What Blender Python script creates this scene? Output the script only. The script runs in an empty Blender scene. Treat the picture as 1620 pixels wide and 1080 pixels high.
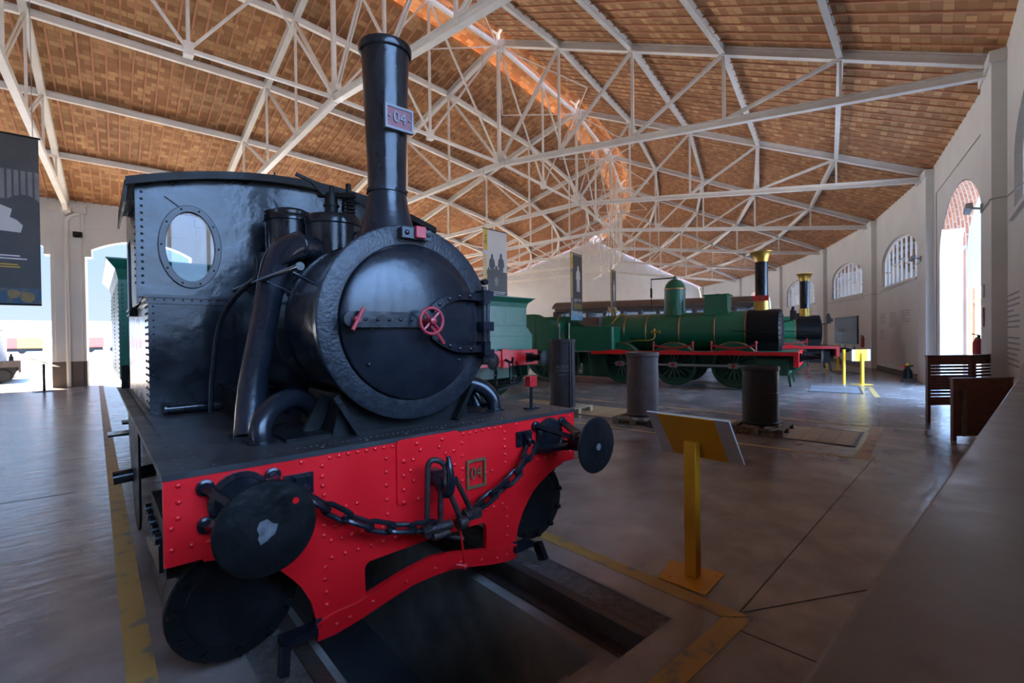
SKY, SKY_TOP, SKY_BACK, SUN, SUN_AZ, SUN_EL, EXPOSURE, USE_PORTALS = .5, 1.4, 9.5, 26.0, -20, 66, 1.2, True
import bpy, math, random
from mathutils import Vector, Matrix
random.seed(4)
PI = math.pi
R = math.radians
scene = bpy.context.scene
COL = scene.collection

# ------------------------------------------------------------------ materials
def mat(name, col, rough=.5, metal=0., var=.12, scale=6., bump=0., bscale=20., col2=None, coat=0., spec=.5, rvar=.1, thresh=None, detail=5.):
    m = bpy.data.materials.new(name); m.use_nodes = True
    nt = m.node_tree; N = nt.nodes; L = nt.links
    b = N['Principled BSDF']
    tc = N.new('ShaderNodeTexCoord')
    nz = N.new('ShaderNodeTexNoise'); nz.inputs['Scale'].default_value = scale; nz.inputs['Detail'].default_value = detail
    L.new(tc.outputs['Object'], nz.inputs['Vector'])
    rp = N.new('ShaderNodeValToRGB')
    if thresh: rp.color_ramp.elements[0].position, rp.color_ramp.elements[1].position = thresh
    else: rp.color_ramp.elements[0].position, rp.color_ramp.elements[1].position = .3, .7
    c2 = col2 if col2 else tuple(min(1, c*(1+var)) for c in col)
    c1 = col if col2 else tuple(c*(1-var) for c in col)
    rp.color_ramp.elements[0].color = (*c1, 1); rp.color_ramp.elements[1].color = (*c2, 1)
    L.new(nz.outputs['Fac'], rp.inputs['Fac']); L.new(rp.outputs['Color'], b.inputs['Base Color'])
    b.inputs['Metallic'].default_value = metal
    mr = N.new('ShaderNodeMapRange'); lo, hi = (max(.29, rough-rvar), min(1, max(.33, rough+rvar))) if rough >= .26 else (max(.02, rough-rvar), min(.262, rough+rvar))
    mr.inputs['To Min'].default_value = lo; mr.inputs['To Max'].default_value = hi
    mr.inputs['From Min'].default_value = .3; mr.inputs['From Max'].default_value = .7
    L.new(nz.outputs['Fac'], mr.inputs['Value']); L.new(mr.outputs['Result'], b.inputs['Roughness'])
    b.inputs['Specular IOR Level'].default_value = spec
    if coat: b.inputs['Coat Weight'].default_value = coat; b.inputs['Coat Roughness'].default_value = .08
    if bump:
        n2 = N.new('ShaderNodeTexNoise'); n2.inputs['Scale'].default_value = bscale; n2.inputs['Detail'].default_value = 3
        L.new(tc.outputs['Object'], n2.inputs['Vector'])
        bp = N.new('ShaderNodeBump'); bp.inputs['Strength'].default_value = bump; bp.inputs['Distance'].default_value = .02
        L.new(n2.outputs['Fac'], bp.inputs['Height']); L.new(bp.outputs['Normal'], b.inputs['Normal'])
    return m

M = {}
M['black'] = mat('black_gloss_paint', (.009,.010,.013), .20, var=.3, scale=5, bump=.16, bscale=6, rvar=.06, spec=.34)
M['blackwavy'] = mat('black_wavy_paint', (.009,.012,.017), .22, var=.3, scale=5, bump=.42, bscale=5, rvar=.06, spec=.42)
M['blackmat'] = mat('black_satin_paint', (.007,.007,.007), .42, var=.3, scale=9, bump=.2, bscale=30, spec=.16)
M['blackring'] = mat('black_speckled_paint', (.012,.013,.016), .40, var=.3, scale=40, bump=.22, bscale=60, spec=.3)
M['plate'] = mat('dusty_black_plate', (.020,.018,.018), .42, scale=4, col2=(.034,.032,.032), bump=.2, bscale=10, spec=.35)
M['red'] = mat('red_gloss_paint', (.62,.006,.010), .3, var=.1, scale=3, bump=.12, bscale=12)
M['darkred'] = mat('dull_red_paint', (.27,.016,.022), .4, var=.12)
M['iron'] = mat('bare_dark_iron', (.035,.026,.024), .5, .5, var=.35, scale=14, bump=.4, bscale=50)
M['brass'] = mat('polished_brass', (.40,.25,.055), .38, .8, var=.12, scale=8)
M['dullbrass'] = mat('dull_brass', (.20,.13,.06), .5, .6, var=.2, scale=20)
M['copper'] = mat('copper_pipe', (.42,.19,.09), .35, .8, var=.15)
M['green'] = mat('dark_green_paint', (.007,.108,.052), .3, var=.12, scale=2.5, bump=.1, bscale=9)
M['greendk'] = mat('deep_green_paint', (.009,.060,.028), .42, var=.2, scale=6)
M['greengrey'] = mat('green_painted_glare', (.012,.13,.082), .28, var=.15, scale=4, bump=.25, bscale=8)  # paler green: the glossy glare on the tenders is put into the colour
M['greenlite'] = mat('mid_green_paint', (.010,.16,.072), .32, var=.1, scale=3)
M['steel'] = mat('bright_steel', (.33,.32,.33), .35, .8, var=.15)
M['white'] = mat('white_steel_paint', (.76,.735,.69), .45, var=.07, scale=3)
M['plaster'] = mat('white_plaster', (.63,.63,.605), .8, var=.05, scale=1.2)
M['dado'] = mat('brown_dado', (.115,.095,.08), .7, var=.1, scale=2)
M['conduit'] = mat('grey_conduit', (.25,.25,.25), .5)
M['woodred'] = mat('red_brown_varnish', (.13,.040,.024), .34, var=.25, scale=12)
M['oak'] = mat('light_pallet_wood', (.40,.30,.17), .7, var=.25, scale=12)
M['oakdirty'] = mat('grimy_pallet_wood', (.16,.12,.085), .75, var=.3, scale=12)
M['drumdark'] = mat('brown_black_drum', (.022,.018,.018), .5, .0, scale=6, col2=(.05,.037,.034), bump=.2, bscale=25, spec=.25)
M['drumrust'] = mat('rusty_brown_drum', (.070,.045,.038), .6, .0, scale=5, col2=(.12,.082,.07), bump=.2, bscale=30)
M['drumblack'] = mat('sooty_black_drum', (.016,.013,.014), .5, .0, scale=6, col2=(.04,.03,.029), bump=.2, bscale=25)
M['yellow'] = mat('yellow_sheet_paint', (.60,.265,.006), .45, var=.08, scale=4)
M['yellowbr'] = mat('bright_yellow_paint', (.75,.43,.01), .45, var=.06, scale=4)
M['panelgrey'] = mat('light_grey_panel', (.42,.40,.38), .5, var=.05)
M['counter'] = mat('grey_varnished_top', (.135,.115,.105), .36, scale=5, col2=(.175,.155,.145), bump=.1, bscale=14)
M['redflat'] = mat('red_signal_paint', (.42,.012,.014), .45, var=.08)
M['extred'] = mat('extinguisher_red', (.28,.01,.02), .3)
M['rubber'] = mat('black_rubber', (.012,.012,.013), .6)
M['ink'] = mat('pale_ink', (.62,.60,.58), .7)
M['inkdim'] = mat('faded_ink', (.27,.26,.26), .7)
M['inkyel'] = mat('ochre_ink', (.62,.38,.03), .7)
M['textgrey'] = mat('grey_lettering', (.30,.31,.34), .8)
M['photo_dark'] = mat('dark_photo_print', (.022,.02,.02), .5, scale=2.2, col2=(.06,.055,.052))
M['photo_mid'] = mat('grey_photo_print', (.11,.10,.095), .5, scale=2.5, col2=(.22,.20,.19))
M['photo_lite'] = mat('pale_photo_print', (.46,.43,.40), .5, scale=1.5, col2=(.52,.49,.46))
M['map'] = mat('map_print', (.06,.30,.50), .5, scale=6, col2=(.62,.46,.24), thresh=(.47,.6))
M['mapdark'] = mat('dark_map_print', (.012,.06,.11), .5, scale=10, col2=(.12,.09,.06), thresh=(.5,.62))
M['brickred'] = None
M['ballast'] = mat('pale_yard_gravel', (.44,.43,.41), .9, var=.12, scale=1.5)
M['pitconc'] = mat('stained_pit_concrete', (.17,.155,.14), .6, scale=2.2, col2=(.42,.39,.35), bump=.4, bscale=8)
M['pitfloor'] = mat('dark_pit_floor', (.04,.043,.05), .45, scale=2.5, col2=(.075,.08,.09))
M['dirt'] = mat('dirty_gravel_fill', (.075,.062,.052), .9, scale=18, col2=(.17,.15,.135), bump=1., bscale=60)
M['rust'] = mat('rusty_rail', (.045,.032,.028), .55, .3, scale=10, col2=(.085,.065,.055), bump=.3, bscale=40)
M['joint'] = mat('dark_floor_joint', (.045,.04,.038), .9)
M['gratedk'] = mat('black_steel_edge', (.012,.012,.013), .5)
M['coachbr'] = mat('brown_coach_paint', (.055,.032,.022), .4)
M['coachtop'] = mat('brown_coach_roof', (.11,.085,.075), .5)
M['orange'] = mat('orange_railcar_paint', (.75,.22,.02), .5)
M['redcar'] = mat('red_railcar_paint', (.55,.04,.02), .5)
M['housewhite'] = mat('white_house_wall', (.62,.61,.59), .8)
M['mortar'] = mat('cream_render', (.34,.32,.29), .8)
def glassmat(name, col, rough=.02, alpha=.85):
    m = bpy.data.materials.new(name); m.use_nodes = True
    nt = m.node_tree; N = nt.nodes; L = nt.links; N.clear()
    o = N.new('ShaderNodeOutputMaterial'); t = N.new('ShaderNodeBsdfTransparent'); g = N.new('ShaderNodeBsdfGlossy')
    t.inputs['Color'].default_value = (*col, 1); g.inputs['Roughness'].default_value = rough
    mx = N.new('ShaderNodeMixShader'); fr = N.new('ShaderNodeFresnel'); fr.inputs['IOR'].default_value = 1.45
    L.new(fr.outputs['Fac'], mx.inputs['Fac']); L.new(t.outputs[0], mx.inputs[1]); L.new(g.outputs[0], mx.inputs[2]); L.new(mx.outputs[0], o.inputs['Surface'])
    return m
M['glass'] = glassmat('window_glass', (.95,.96,.97))
M['cabglass'] = glassmat('cab_window_glass', (.80,.88,.95))

def brickmat(name, uv, c1, c2, mort, bw, rh, ms, sc=1., rough=.75, patch=(.75,1.15)):
    m = bpy.data.materials.new(name); m.use_nodes = True
    nt = m.node_tree; N = nt.nodes; L = nt.links; b = N['Principled BSDF']
    tc = N.new('ShaderNodeTexCoord')
    br = N.new('ShaderNodeTexBrick')
    br.inputs['Color1'].default_value = (*c1,1); br.inputs['Color2'].default_value = (*c2,1); br.inputs['Mortar'].default_value = (*mort,1)
    br.inputs['Scale'].default_value = sc; br.inputs['Brick Width'].default_value = bw; br.inputs['Row Height'].default_value = rh
    br.inputs['Mortar Size'].default_value = ms; br.inputs['Bias'].default_value = -.25
    L.new(tc.outputs[uv], br.inputs['Vector'])
    nz = N.new('ShaderNodeTexNoise'); nz.inputs['Scale'].default_value = .55; nz.inputs['Detail'].default_value = 4
    L.new(tc.outputs['Object'], nz.inputs['Vector'])
    mr = N.new('ShaderNodeMapRange'); mr.inputs['From Min'].default_value = .3; mr.inputs['From Max'].default_value = .7
    mr.inputs['To Min'].default_value, mr.inputs['To Max'].default_value = patch
    L.new(nz.outputs['Fac'], mr.inputs['Value'])
    mx = N.new('ShaderNodeMix'); mx.data_type = 'RGBA'; mx.blend_type = 'MULTIPLY'; mx.inputs['Factor'].default_value = 1
    L.new(br.outputs['Color'], mx.inputs[6]); L.new(mr.outputs['Result'], mx.inputs[7]); L.new(mx.outputs[2], b.inputs['Base Color'])
    b.inputs['Roughness'].default_value = rough
    bp = N.new('ShaderNodeBump'); bp.inputs['Strength'].default_value = .5; bp.inputs['Distance'].default_value = .012; bp.invert = True
    L.new(br.outputs['Fac'], bp.inputs['Height']); L.new(bp.outputs['Normal'], b.inputs['Normal'])
    return m
M['ceil'] = brickmat('ceiling_tiles', 'UV', (.33,.145,.055), (.68,.41,.19), (.30,.14,.065), .26, .15, .006, patch=(.72,1.2))
M['rib'] = mat('terracotta_rib', (.54,.25,.14), .8, var=.15, scale=5)
M['brickred'] = brickmat('red_brick', 'Object', (.20,.07,.035), (.30,.13,.07), (.28,.24,.2), .25, .07, .01)

def floormat():
    m = bpy.data.materials.new('worn_concrete_floor'); m.use_nodes = True
    nt = m.node_tree; N = nt.nodes; L = nt.links; b = N['Principled BSDF']
    tc = N.new('ShaderNodeTexCoord')
    n1 = N.new('ShaderNodeTexNoise'); n1.inputs['Scale'].default_value = .9; n1.inputs['Detail'].default_value = 8; n1.inputs['Roughness'].default_value = .6
    n2 = N.new('ShaderNodeTexNoise'); n2.inputs['Scale'].default_value = 2.4; n2.inputs['Detail'].default_value = 6; n2.inputs['Distortion'].default_value = .4
    n3 = N.new('ShaderNodeTexNoise'); n3.inputs['Scale'].default_value = 30; n3.inputs['Detail'].default_value = 4
    for n in (n1, n2, n3): L.new(tc.outputs['Object'], n.inputs['Vector'])
    r1 = N.new('ShaderNodeValToRGB'); r1.color_ramp.elements[0].position = .3; r1.color_ramp.elements[1].position = .72
    r1.color_ramp.elements[0].color = (.125,.102,.088,1); r1.color_ramp.elements[1].color = (.315,.265,.232,1)
    L.new(n1.outputs['Fac'], r1.inputs['Fac'])
    r2 = N.new('ShaderNodeValToRGB'); r2.color_ramp.elements[0].position = .35; r2.color_ramp.elements[1].position = .65
    r2.color_ramp.elements[0].color = (.78,.78,.78,1); r2.color_ramp.elements[1].color = (1.14,1.14,1.14,1)
    L.new(n2.outputs['Fac'], r2.inputs['Fac'])
    mx = N.new('ShaderNodeMix'); mx.data_type = 'RGBA'; mx.blend_type = 'MULTIPLY'; mx.inputs['Factor'].default_value = 1
    L.new(r1.outputs['Color'], mx.inputs[6]); L.new(r2.outputs['Color'], mx.inputs[7]); L.new(mx.outputs[2], b.inputs['Base Color'])
    mr = N.new('ShaderNodeMapRange'); mr.inputs['From Min'].default_value = .3; mr.inputs['From Max'].default_value = .7
    mr.inputs['To Min'].default_value = .20; mr.inputs['To Max'].default_value = .262
    L.new(n2.outputs['Fac'], mr.inputs['Value']); L.new(mr.outputs['Result'], b.inputs['Roughness'])
    mpg = N.new('ShaderNodeMapping'); mpg.inputs['Scale'].default_value = (1.6, 4.6, 1); L.new(tc.outputs['Object'], mpg.inputs['Vector'])
    n4 = N.new('ShaderNodeTexNoise'); n4.inputs['Scale'].default_value = 2.0; n4.inputs['Detail'].default_value = 6; L.new(mpg.outputs['Vector'], n4.inputs['Vector'])
    sc3 = N.new('ShaderNodeMath'); sc3.operation = 'MULTIPLY'; sc3.inputs[1].default_value = .06; L.new(n3.outputs['Fac'], sc3.inputs[0])
    ad = N.new('ShaderNodeMath'); ad.operation = 'ADD'; L.new(n4.outputs['Fac'], ad.inputs[0]); L.new(sc3.outputs[0], ad.inputs[1])
    bp = N.new('ShaderNodeBump'); bp.inputs['Strength'].default_value = .5; bp.inputs['Distance'].default_value = .012
    L.new(ad.outputs[0], bp.inputs['Height']); L.new(bp.outputs['Normal'], b.inputs['Normal'])
    return m
M['floor'] = floormat()
def tapemat():
    m = mat('worn_yellow_tape', (.40,.235,.055), .6, scale=7, col2=(.17,.15,.12), thresh=(.56,.66), detail=8)
    return m
M['tape'] = tapemat()
M['wornspot'] = mat('worn_spot', (.06,.06,.062), .5, scale=30, col2=(.15,.15,.155))
M['platered'] = mat('dark_plate_red', (.10,.022,.032), .5)
M['plategrey'] = mat('grey_plate_metal', (.10,.108,.125), .45, .2)
def plankmat(name, c1, c2, bw, rh, uv='Object'):
    return brickmat(name, uv, c1, c2, tuple(c*.5 for c in c1), bw, rh, .004, rough=.6, patch=(.85,1.1))
M['boards'] = plankmat('pit_cover_boards', (.36,.245,.115), (.46,.32,.16), .62, .20)
M['boardgrey'] = plankmat('grey_pit_cover', (.16,.155,.15), (.2,.195,.19), .6, .3)

# ------------------------------------------------------------------ mesh builder
class MB:
    def __init__(s): s.v = []; s.f = []
    def add(s, vs, fs, T=None):
        o = len(s.v)
        s.v += [tuple(T @ Vector(p)) for p in vs] if T is not None else [tuple(p) for p in vs]
        s.f += [tuple(i+o for i in f) for f in fs]; return s
    def box(s, x0, x1, y0, y1, z0, z1, T=None):
        return s.add([(x,y,z) for x in (x0,x1) for y in (y0,y1) for z in (z0,z1)],
                     [(0,1,3,2),(4,6,7,5),(0,4,5,1),(2,3,7,6),(0,2,6,4),(1,5,7,3)], T)
    def bar(s, p0, p1, w, h, up=(0,0,1)):
        p0 = Vector(p0); p1 = Vector(p1); d = (p1-p0); l = d.length; d = d/l
        u = Vector(up); sx = d.cross(u)
        if sx.length < 1e-4: sx = d.cross(Vector((1,0,0)))
        sx.normalize(); uu = sx.cross(d)
        Tm = Matrix((( sx.x, d.x, uu.x, p0.x),(sx.y, d.y, uu.y, p0.y),(sx.z, d.z, uu.z, p0.z),(0,0,0,1)))
        return s.box(-w/2, w/2, 0, l, -h/2, h/2, Tm)
    def ibeam(s, p0, p1, w, h, t=.014, up=(0,0,1)):
        p0 = Vector(p0); p1 = Vector(p1); d = (p1-p0); l = d.length; d = d/l
        sx = d.cross(Vector(up)).normalized(); uu = sx.cross(d)
        Tm = Matrix((( sx.x, d.x, uu.x, p0.x),(sx.y, d.y, uu.y, p0.y),(sx.z, d.z, uu.z, p0.z),(0,0,0,1)))
        s.box(-w/2, w/2, 0, l, h/2-t, h/2, Tm); s.box(-w/2, w/2, 0, l, -h/2, -h/2+t, Tm)
        return s.box(-t/2, t/2, 0, l, -h/2+t, h/2-t, Tm)
    def cyl(s, p0, p1, r0, r1=None, n=20, caps=True):
        r1 = r0 if r1 is None else r1
        return s.tube([p0, p1], [r0, r1], n, caps)
    def tube(s, pts, r, n=12, caps=True, closed=False, flat=1.):
        P = [Vector(p) for p in pts]; m = len(P)
        rr = r if isinstance(r, (list, tuple)) else [r]*m
        tang = []
        for i in range(m):
            a = P[(i-1) % m] if (closed or i > 0) else P[i]; b = P[(i+1) % m] if (closed or i < m-1) else P[i]
            tang.append((b-a).normalized())
        t0 = tang[0]; ref = Vector((0,0,1)) if abs(t0.z) < .9 else Vector((1,0,0))
        nv = (ref - t0*ref.dot(t0)).normalized(); rings = []
        o = len(s.v)
        for i in range(m):
            if i:
                q = tang[i-1].rotation_difference(tang[i]); nv = q @ nv; nv = (nv - tang[i]*nv.dot(tang[i])).normalized()
            bv = tang[i].cross(nv)
            for k in range(n):
                a = 2*PI*k/n; s.v.append(tuple(P[i] + nv*math.cos(a)*rr[i]*flat + bv*math.sin(a)*rr[i]))
        last = m if closed else m-1
        for i in range(last):
            j = (i+1) % m
            for k in range(n):
                k2 = (k+1) % n; s.f.append((o+i*n+k, o+i*n+k2, o+j*n+k2, o+j*n+k))
        if caps and not closed:
            s.f.append(tuple(o+k for k in reversed(range(n)))); s.f.append(tuple(o+(m-1)*n+k for k in range(n)))
        return s
    def lathe(s, prof, org=(0,0,0), axis=(0,0,1), n=32, caps=True):
        ax = Vector(axis).normalized(); ref = Vector((0,0,1)) if abs(ax.z) < .9 else Vector((1,0,0))
        u = (ref - ax*ref.dot(ax)).normalized(); w = ax.cross(u); O = Vector(org); o = len(s.v); m = len(prof)
        for r, h in prof:
            for k in range(n):
                a = 2*PI*k/n; s.v.append(tuple(O + ax*h + (u*math.cos(a)+w*math.sin(a))*max(r,1e-4)))
        for i in range(m-1):
            for k in range(n):
                k2 = (k+1) % n; s.f.append((o+i*n+k, o+i*n+k2, o+(i+1)*n+k2, o+(i+1)*n+k))
        if caps:
            s.f.append(tuple(o+k for k in reversed(range(n)))); s.f.append(tuple(o+(m-1)*n+k for k in range(n)))
        return s
    def rivet(s, p, nrm=(0,-1,0), r=.011, h=None):
        h = h or r*.75
        return s.lathe([(r,0),(r*.92,h*.45),(r*.6,h*.85),(r*.15,h)], p, nrm, 8)
    def torus(s, c, axis, Rr, r, n=28, m=10):
        ax = Vector(axis).normalized(); ref = Vector((0,0,1)) if abs(ax.z) < .9 else Vector((1,0,0))
        u = (ref - ax*ref.dot(ax)).normalized(); w = ax.cross(u); C = Vector(c)
        return s.tube([C + (u*math.cos(2*PI*k/n)+w*math.sin(2*PI*k/n))*Rr for k in range(n)], r, m, closed=True)
    def prism(s, poly, a, b, plane='XZ', T=None):
        # convex or concave polygon extruded along the third axis from a to b
        n = len(poly)
        f3 = {'XZ': lambda p, t: (p[0], t, p[1]), 'YZ': lambda p, t: (t, p[0], p[1]), 'XY': lambda p, t: (p[0], p[1], t)}[plane]
        vs = [f3(p, a) for p in poly] + [f3(p, b) for p in poly]
        fs = [tuple(range(n)), tuple(range(2*n-1, n-1, -1))] + [(i, i+n, (i+1) % n + n, (i+1) % n) for i in range(n)]
        return s.add(vs, fs, T)
    def curve(s, loops, depth, T, bevel=0.):
        # flat outline with holes, filled and extruded, via a temporary 2D curve; local x,y -> T
        cu = bpy.data.curves.new('tmp', 'CURVE'); cu.dimensions = '2D'; cu.fill_mode = 'BOTH'; cu.extrude = depth/2; cu.bevel_depth = bevel
        for lp in loops:
            sp = cu.splines.new('POLY'); sp.points.add(len(lp)-1); sp.use_cyclic_u = True
            for q, p in zip(sp.points, lp): q.co = (p[0], p[1], 0, 1)
        s._take(cu, T); return s
    def text(s, body, size, depth, T, sx=1.):
        cu = bpy.data.curves.new('tmp', 'FONT'); cu.body = body; cu.size = size; cu.extrude = depth/2; cu.align_x = 'CENTER'; cu.align_y = 'CENTER'
        cu.resolution_u = 3
        s._take(cu, T @ Matrix.Diagonal((sx,1,1,1))); return s
    def _take(s, cu, T):
        o = bpy.data.objects.new('tmp', cu); COL.objects.link(o); bpy.context.view_layer.update()
        me = bpy.data.meshes.new_from_object(o.evaluated_get(bpy.context.evaluated_depsgraph_get()))
        s.add([v.co for v in me.vertices], [tuple(p.vertices) for p in me.polygons], T)
        bpy.data.objects.remove(o); bpy.data.curves.remove(cu); bpy.data.meshes.remove(me)

def XZ(y=0., x=0., z=0., flip=False):      # curve plane -> world XZ plane facing -Y
    return Matrix(((1,0,0,x),(0,0,-1,y),(0,1,0,z),(0,0,0,1)))

def obj(name, mb, m, parent=None, smooth=35, bevel=0., kind=None, loc=None, rz=0.):
    me = bpy.data.meshes.new(name); me.from_pydata(mb.v, [], mb.f); me.update()
    import bmesh
    bm = bmesh.new(); bm.from_mesh(me); bmesh.ops.recalc_face_normals(bm, faces=bm.faces); bm.to_mesh(me); bm.free()
    if smooth:
        me.shade_smooth(); me.set_sharp_from_angle(angle=R(smooth))
    me.materials.append(M[m] if isinstance(m, str) else m)
    o = bpy.data.objects.new(name, me); COL.objects.link(o)
    if parent is not None: o.parent = parent
    if loc: o.location = loc
    if rz: o.rotation_euler = (0,0,rz)
    if bevel:
        b = o.modifiers.new('bevel', 'BEVEL'); b.width = bevel; b.segments = 2; b.limit_method = 'ANGLE'; b.angle_limit = R(40)
    if kind: o['kind'] = kind
    return o
def thing(name, label, cat, loc=(0,0,0), rz=0., group=None):
    o = bpy.data.objects.new(name, None); COL.objects.link(o); o.empty_display_size = .2
    o.location = loc; o.rotation_euler = (0,0,rz); o['label'] = label; o['category'] = cat
    if group: o['group'] = group
    return o
def tag(o, label, cat, group=None):
    o['label'] = label; o['category'] = cat
    if group: o['group'] = group
    return o
def dup(root, loc, rz, label, group=None):
    r = root.copy(); COL.objects.link(r); r.location = loc; r.rotation_euler = (0,0,rz); r['label'] = label
    if group: r['group'] = group
    for ch in list(root.children):
        c = ch.copy(); COL.objects.link(c); c.parent = r
        for g in list(ch.children):
            d = g.copy(); COL.objects.link(d); d.parent = c
    return r
def arc(cx, cy, r, a0, a1, n):
    return [(cx+r*math.cos(R(a0+(a1-a0)*i/n)), cy+r*math.sin(R(a0+(a1-a0)*i/n))) for i in range(n+1)]
def bez(P, n=10):          # Catmull-Rom through points
    P = [Vector(p) for p in P]; out = []
    for i in range(len(P)-1):
        a = P[max(i-1,0)]; b = P[i]; c = P[i+1]; d = P[min(i+2,len(P)-1)]
        for k in range(n):
            t = k/n; out.append(.5*((2*b)+(c-a)*t+(2*a-5*b+4*c-d)*t*t+(3*b-a-3*c+d)*t**3))
    return out + [P[-1]]

# ------------------------------------------------------------------ the roundhouse frame
YC = 51.0; RO = 53.73; RI = 31.47          # turntable centre, wall pillar face, inner columns
ZT, ZB, ZA, ZK = 6.239, 6.05, 10.80, 6.994
WALL = 53.72
STEP = 7.5
def pol(th, r, z=0.): a = R(th); return (r*math.sin(a), YC-r*math.cos(a), z)
def bayloc(th, lat, y, z=0.):              # metres across the bay and inward from the outer wall
    a = R(th); r = RO-y; return Vector((r*math.sin(a)+lat*math.cos(a), YC-r*math.cos(a)+lat*math.sin(a), z))
def rt(t): return RO+(RI-RO)*(1-t)
def ztop(t): return ZT+(ZA-ZT)*(1-abs(t-.5)*2)
def zbot(t): return ZB+(ZK-ZB)*(1-abs(t-.5)*2)
TR = [-11.25+STEP*k for k in range(9)]     # roof trusses; the end wall closes the hall at 56.25
ENDS = (-18.75, 56.25)
BAYS = [-15+STEP*k for k in range(10)]
# ------------------------------------------------------------------ building shell
def bayM(th): return Matrix.Translation(Vector(pol(th, RO))) @ Matrix.Rotation(R(th), 4, 'Z')
SLOPE = (ZA-ZT)/((RO-RI)/2)
def zroof(r): return ZT+SLOPE*min(RO-r, r-RI)+.11
C375 = math.cos(R(3.75))

# floor: one slab per bay, our bay with the inspection pit left open
fl = MB()
ro, ri = 53.86/C375, 31.3/C375
for th in BAYS:
    if abs(th) < .1: continue
    q = [pol(th-3.75, ro), pol(th+3.75, ro), pol(th+3.75, ri), pol(th-3.75, ri)]
    fl.add(q, [(0,1,2,3)])
yo = YC-53.86; yi = YC-31.3; xo = ro*math.sin(R(3.75)); xi = ri*math.sin(R(3.75))
fl.add([(-xo,yo,0),(-.9,yo,0),(-.9,yi,0),(-xi,yi,0)], [(0,1,2,3)])
fl.add([(xo,yo,0),(.9,yo,0),(.9,yi,0),(xi,yi,0)], [(0,1,2,3)])
fl.add([(-.9,yo,0),(.9,yo,0),(.9,-1.005,0),(-.9,-1.005,0)], [(0,1,2,3)])
obj('floor', fl, 'floor', kind='structure', smooth=0)

# inspection pit under our track
pit = MB()
for s in (-1, 1):
    pit.box(s*.9, s*.97, -1.005, yi, -.5, -.004); pit.box(s*.525, s*.97, -.80, yi, -1.3, -.15)
pit.box(-.97, .97, -1.10, -1.005, -1.3, -.004)
for k in range(5): pit.box(-.525, .525, -1.005+.22*k, -1.005+.22*(k+1), -1.3, -.15-.21*k)
pit.box(-.97, -.52, -1.005, -.80, -1.3, -.15); pit.box(.52, .97, -1.005, -.80, -1.3, -.15)
po = obj('floor_pit', pit, 'pitconc', kind='structure')
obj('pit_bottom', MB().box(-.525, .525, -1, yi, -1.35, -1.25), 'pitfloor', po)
df = MB()
for s in (-1, 1): df.box(s*.712, s*.9, -1.003, yi, -.14, -.012)
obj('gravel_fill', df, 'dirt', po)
for s, lb in ((-1, 'rusty rail under the left buffer of the black locomotive'), (1, 'rusty rail under the right buffer of the black locomotive')):
    r = MB(); r.box(s*.64, s*.71, -1.003, yi, -.035, 0); r.box(s*.668, s*.684, -1.003, yi, -.13, -.03); r.box(s*.60, s*.75, -1.003, yi, -.149, -.128)
    tag(obj('rail', r, 'rust'), lb, 'rail', 'rails of the inspection pit')

# painted lines and joints on the floor
def flat(name, quads, m, z, kind='structure'):
    b = MB()
    for q in quads: b.prism(q, z-.0015, z, 'XY')
    return obj(name, b, m, kind=kind, smooth=0)
flat('floor_line_yellow', [[(1.10,-1.18),(1.21,-1.28),(1.16,19.5),(1.03,19.5)], [(-1.345,-1.28),(-1.235,-1.18),(-1.22,19.5),(-1.335,19.5)],
     [(-1.345,-1.30),(1.21,-1.30),(1.10,-1.185),(-1.235,-1.185)]], 'tape', .003)
def bq(th, pts): return [tuple(bayloc(th, a, b)[:2]) for a, b in pts]
flat('floor_line_yellow', [bq(7.5, [(-1.29,1.54),(1.30,1.55),(1.30,1.68),(-1.29,1.68)]), bq(7.5, [(-1.33,1.68),(-1.25,1.68),(-1.38,9),(-1.45,9)]),
     bq(7.5, [(1.20,1.68),(1.30,1.68),(1.42,9),(1.34,9)]), bq(15, [(1.25,1.55),(1.5,1.55),(1.15,2.3),(.95,2.3)]) ,
     bq(15, [(-1.2,1.55),(1.3,1.55),(1.3,1.66),(-1.2,1.66)])], 'tape', .003)
j = []
def jl(p, q, w=.007):
    p = Vector((*p,0)); q = Vector((*q,0)); n = (q-p).normalized(); s = Vector((-n.y, n.x, 0))*w/2
    return [tuple((p+s)[:2]), tuple((q+s)[:2]), tuple((q-s)[:2]), tuple((p-s)[:2])]
j.append(jl((1.23,-1.24), pol(3.9, 53.6)[:2])); j.append(jl((1.05,-1.3), (1.14,-2.7)))
a = bayloc(7.5, -1.1, 1.45); b = bayloc(0, 1.15, 1.5)
j.append(jl(tuple(b[:2]), tuple(bayloc(7.5,-1.0,1.5)[:2])))
j.append(jl(tuple(bayloc(7.5,1.2,1.6)[:2]), tuple(bayloc(15,-1.1,1.6)[:2])))
j.append(jl((1.4,6.4), tuple(bayloc(7.5,-1.6,9)[:2])))
j.append(jl((-1.6,4.2), (-4.5,4.4)))
flat('floor_joint', j, 'joint', .0025)

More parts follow.
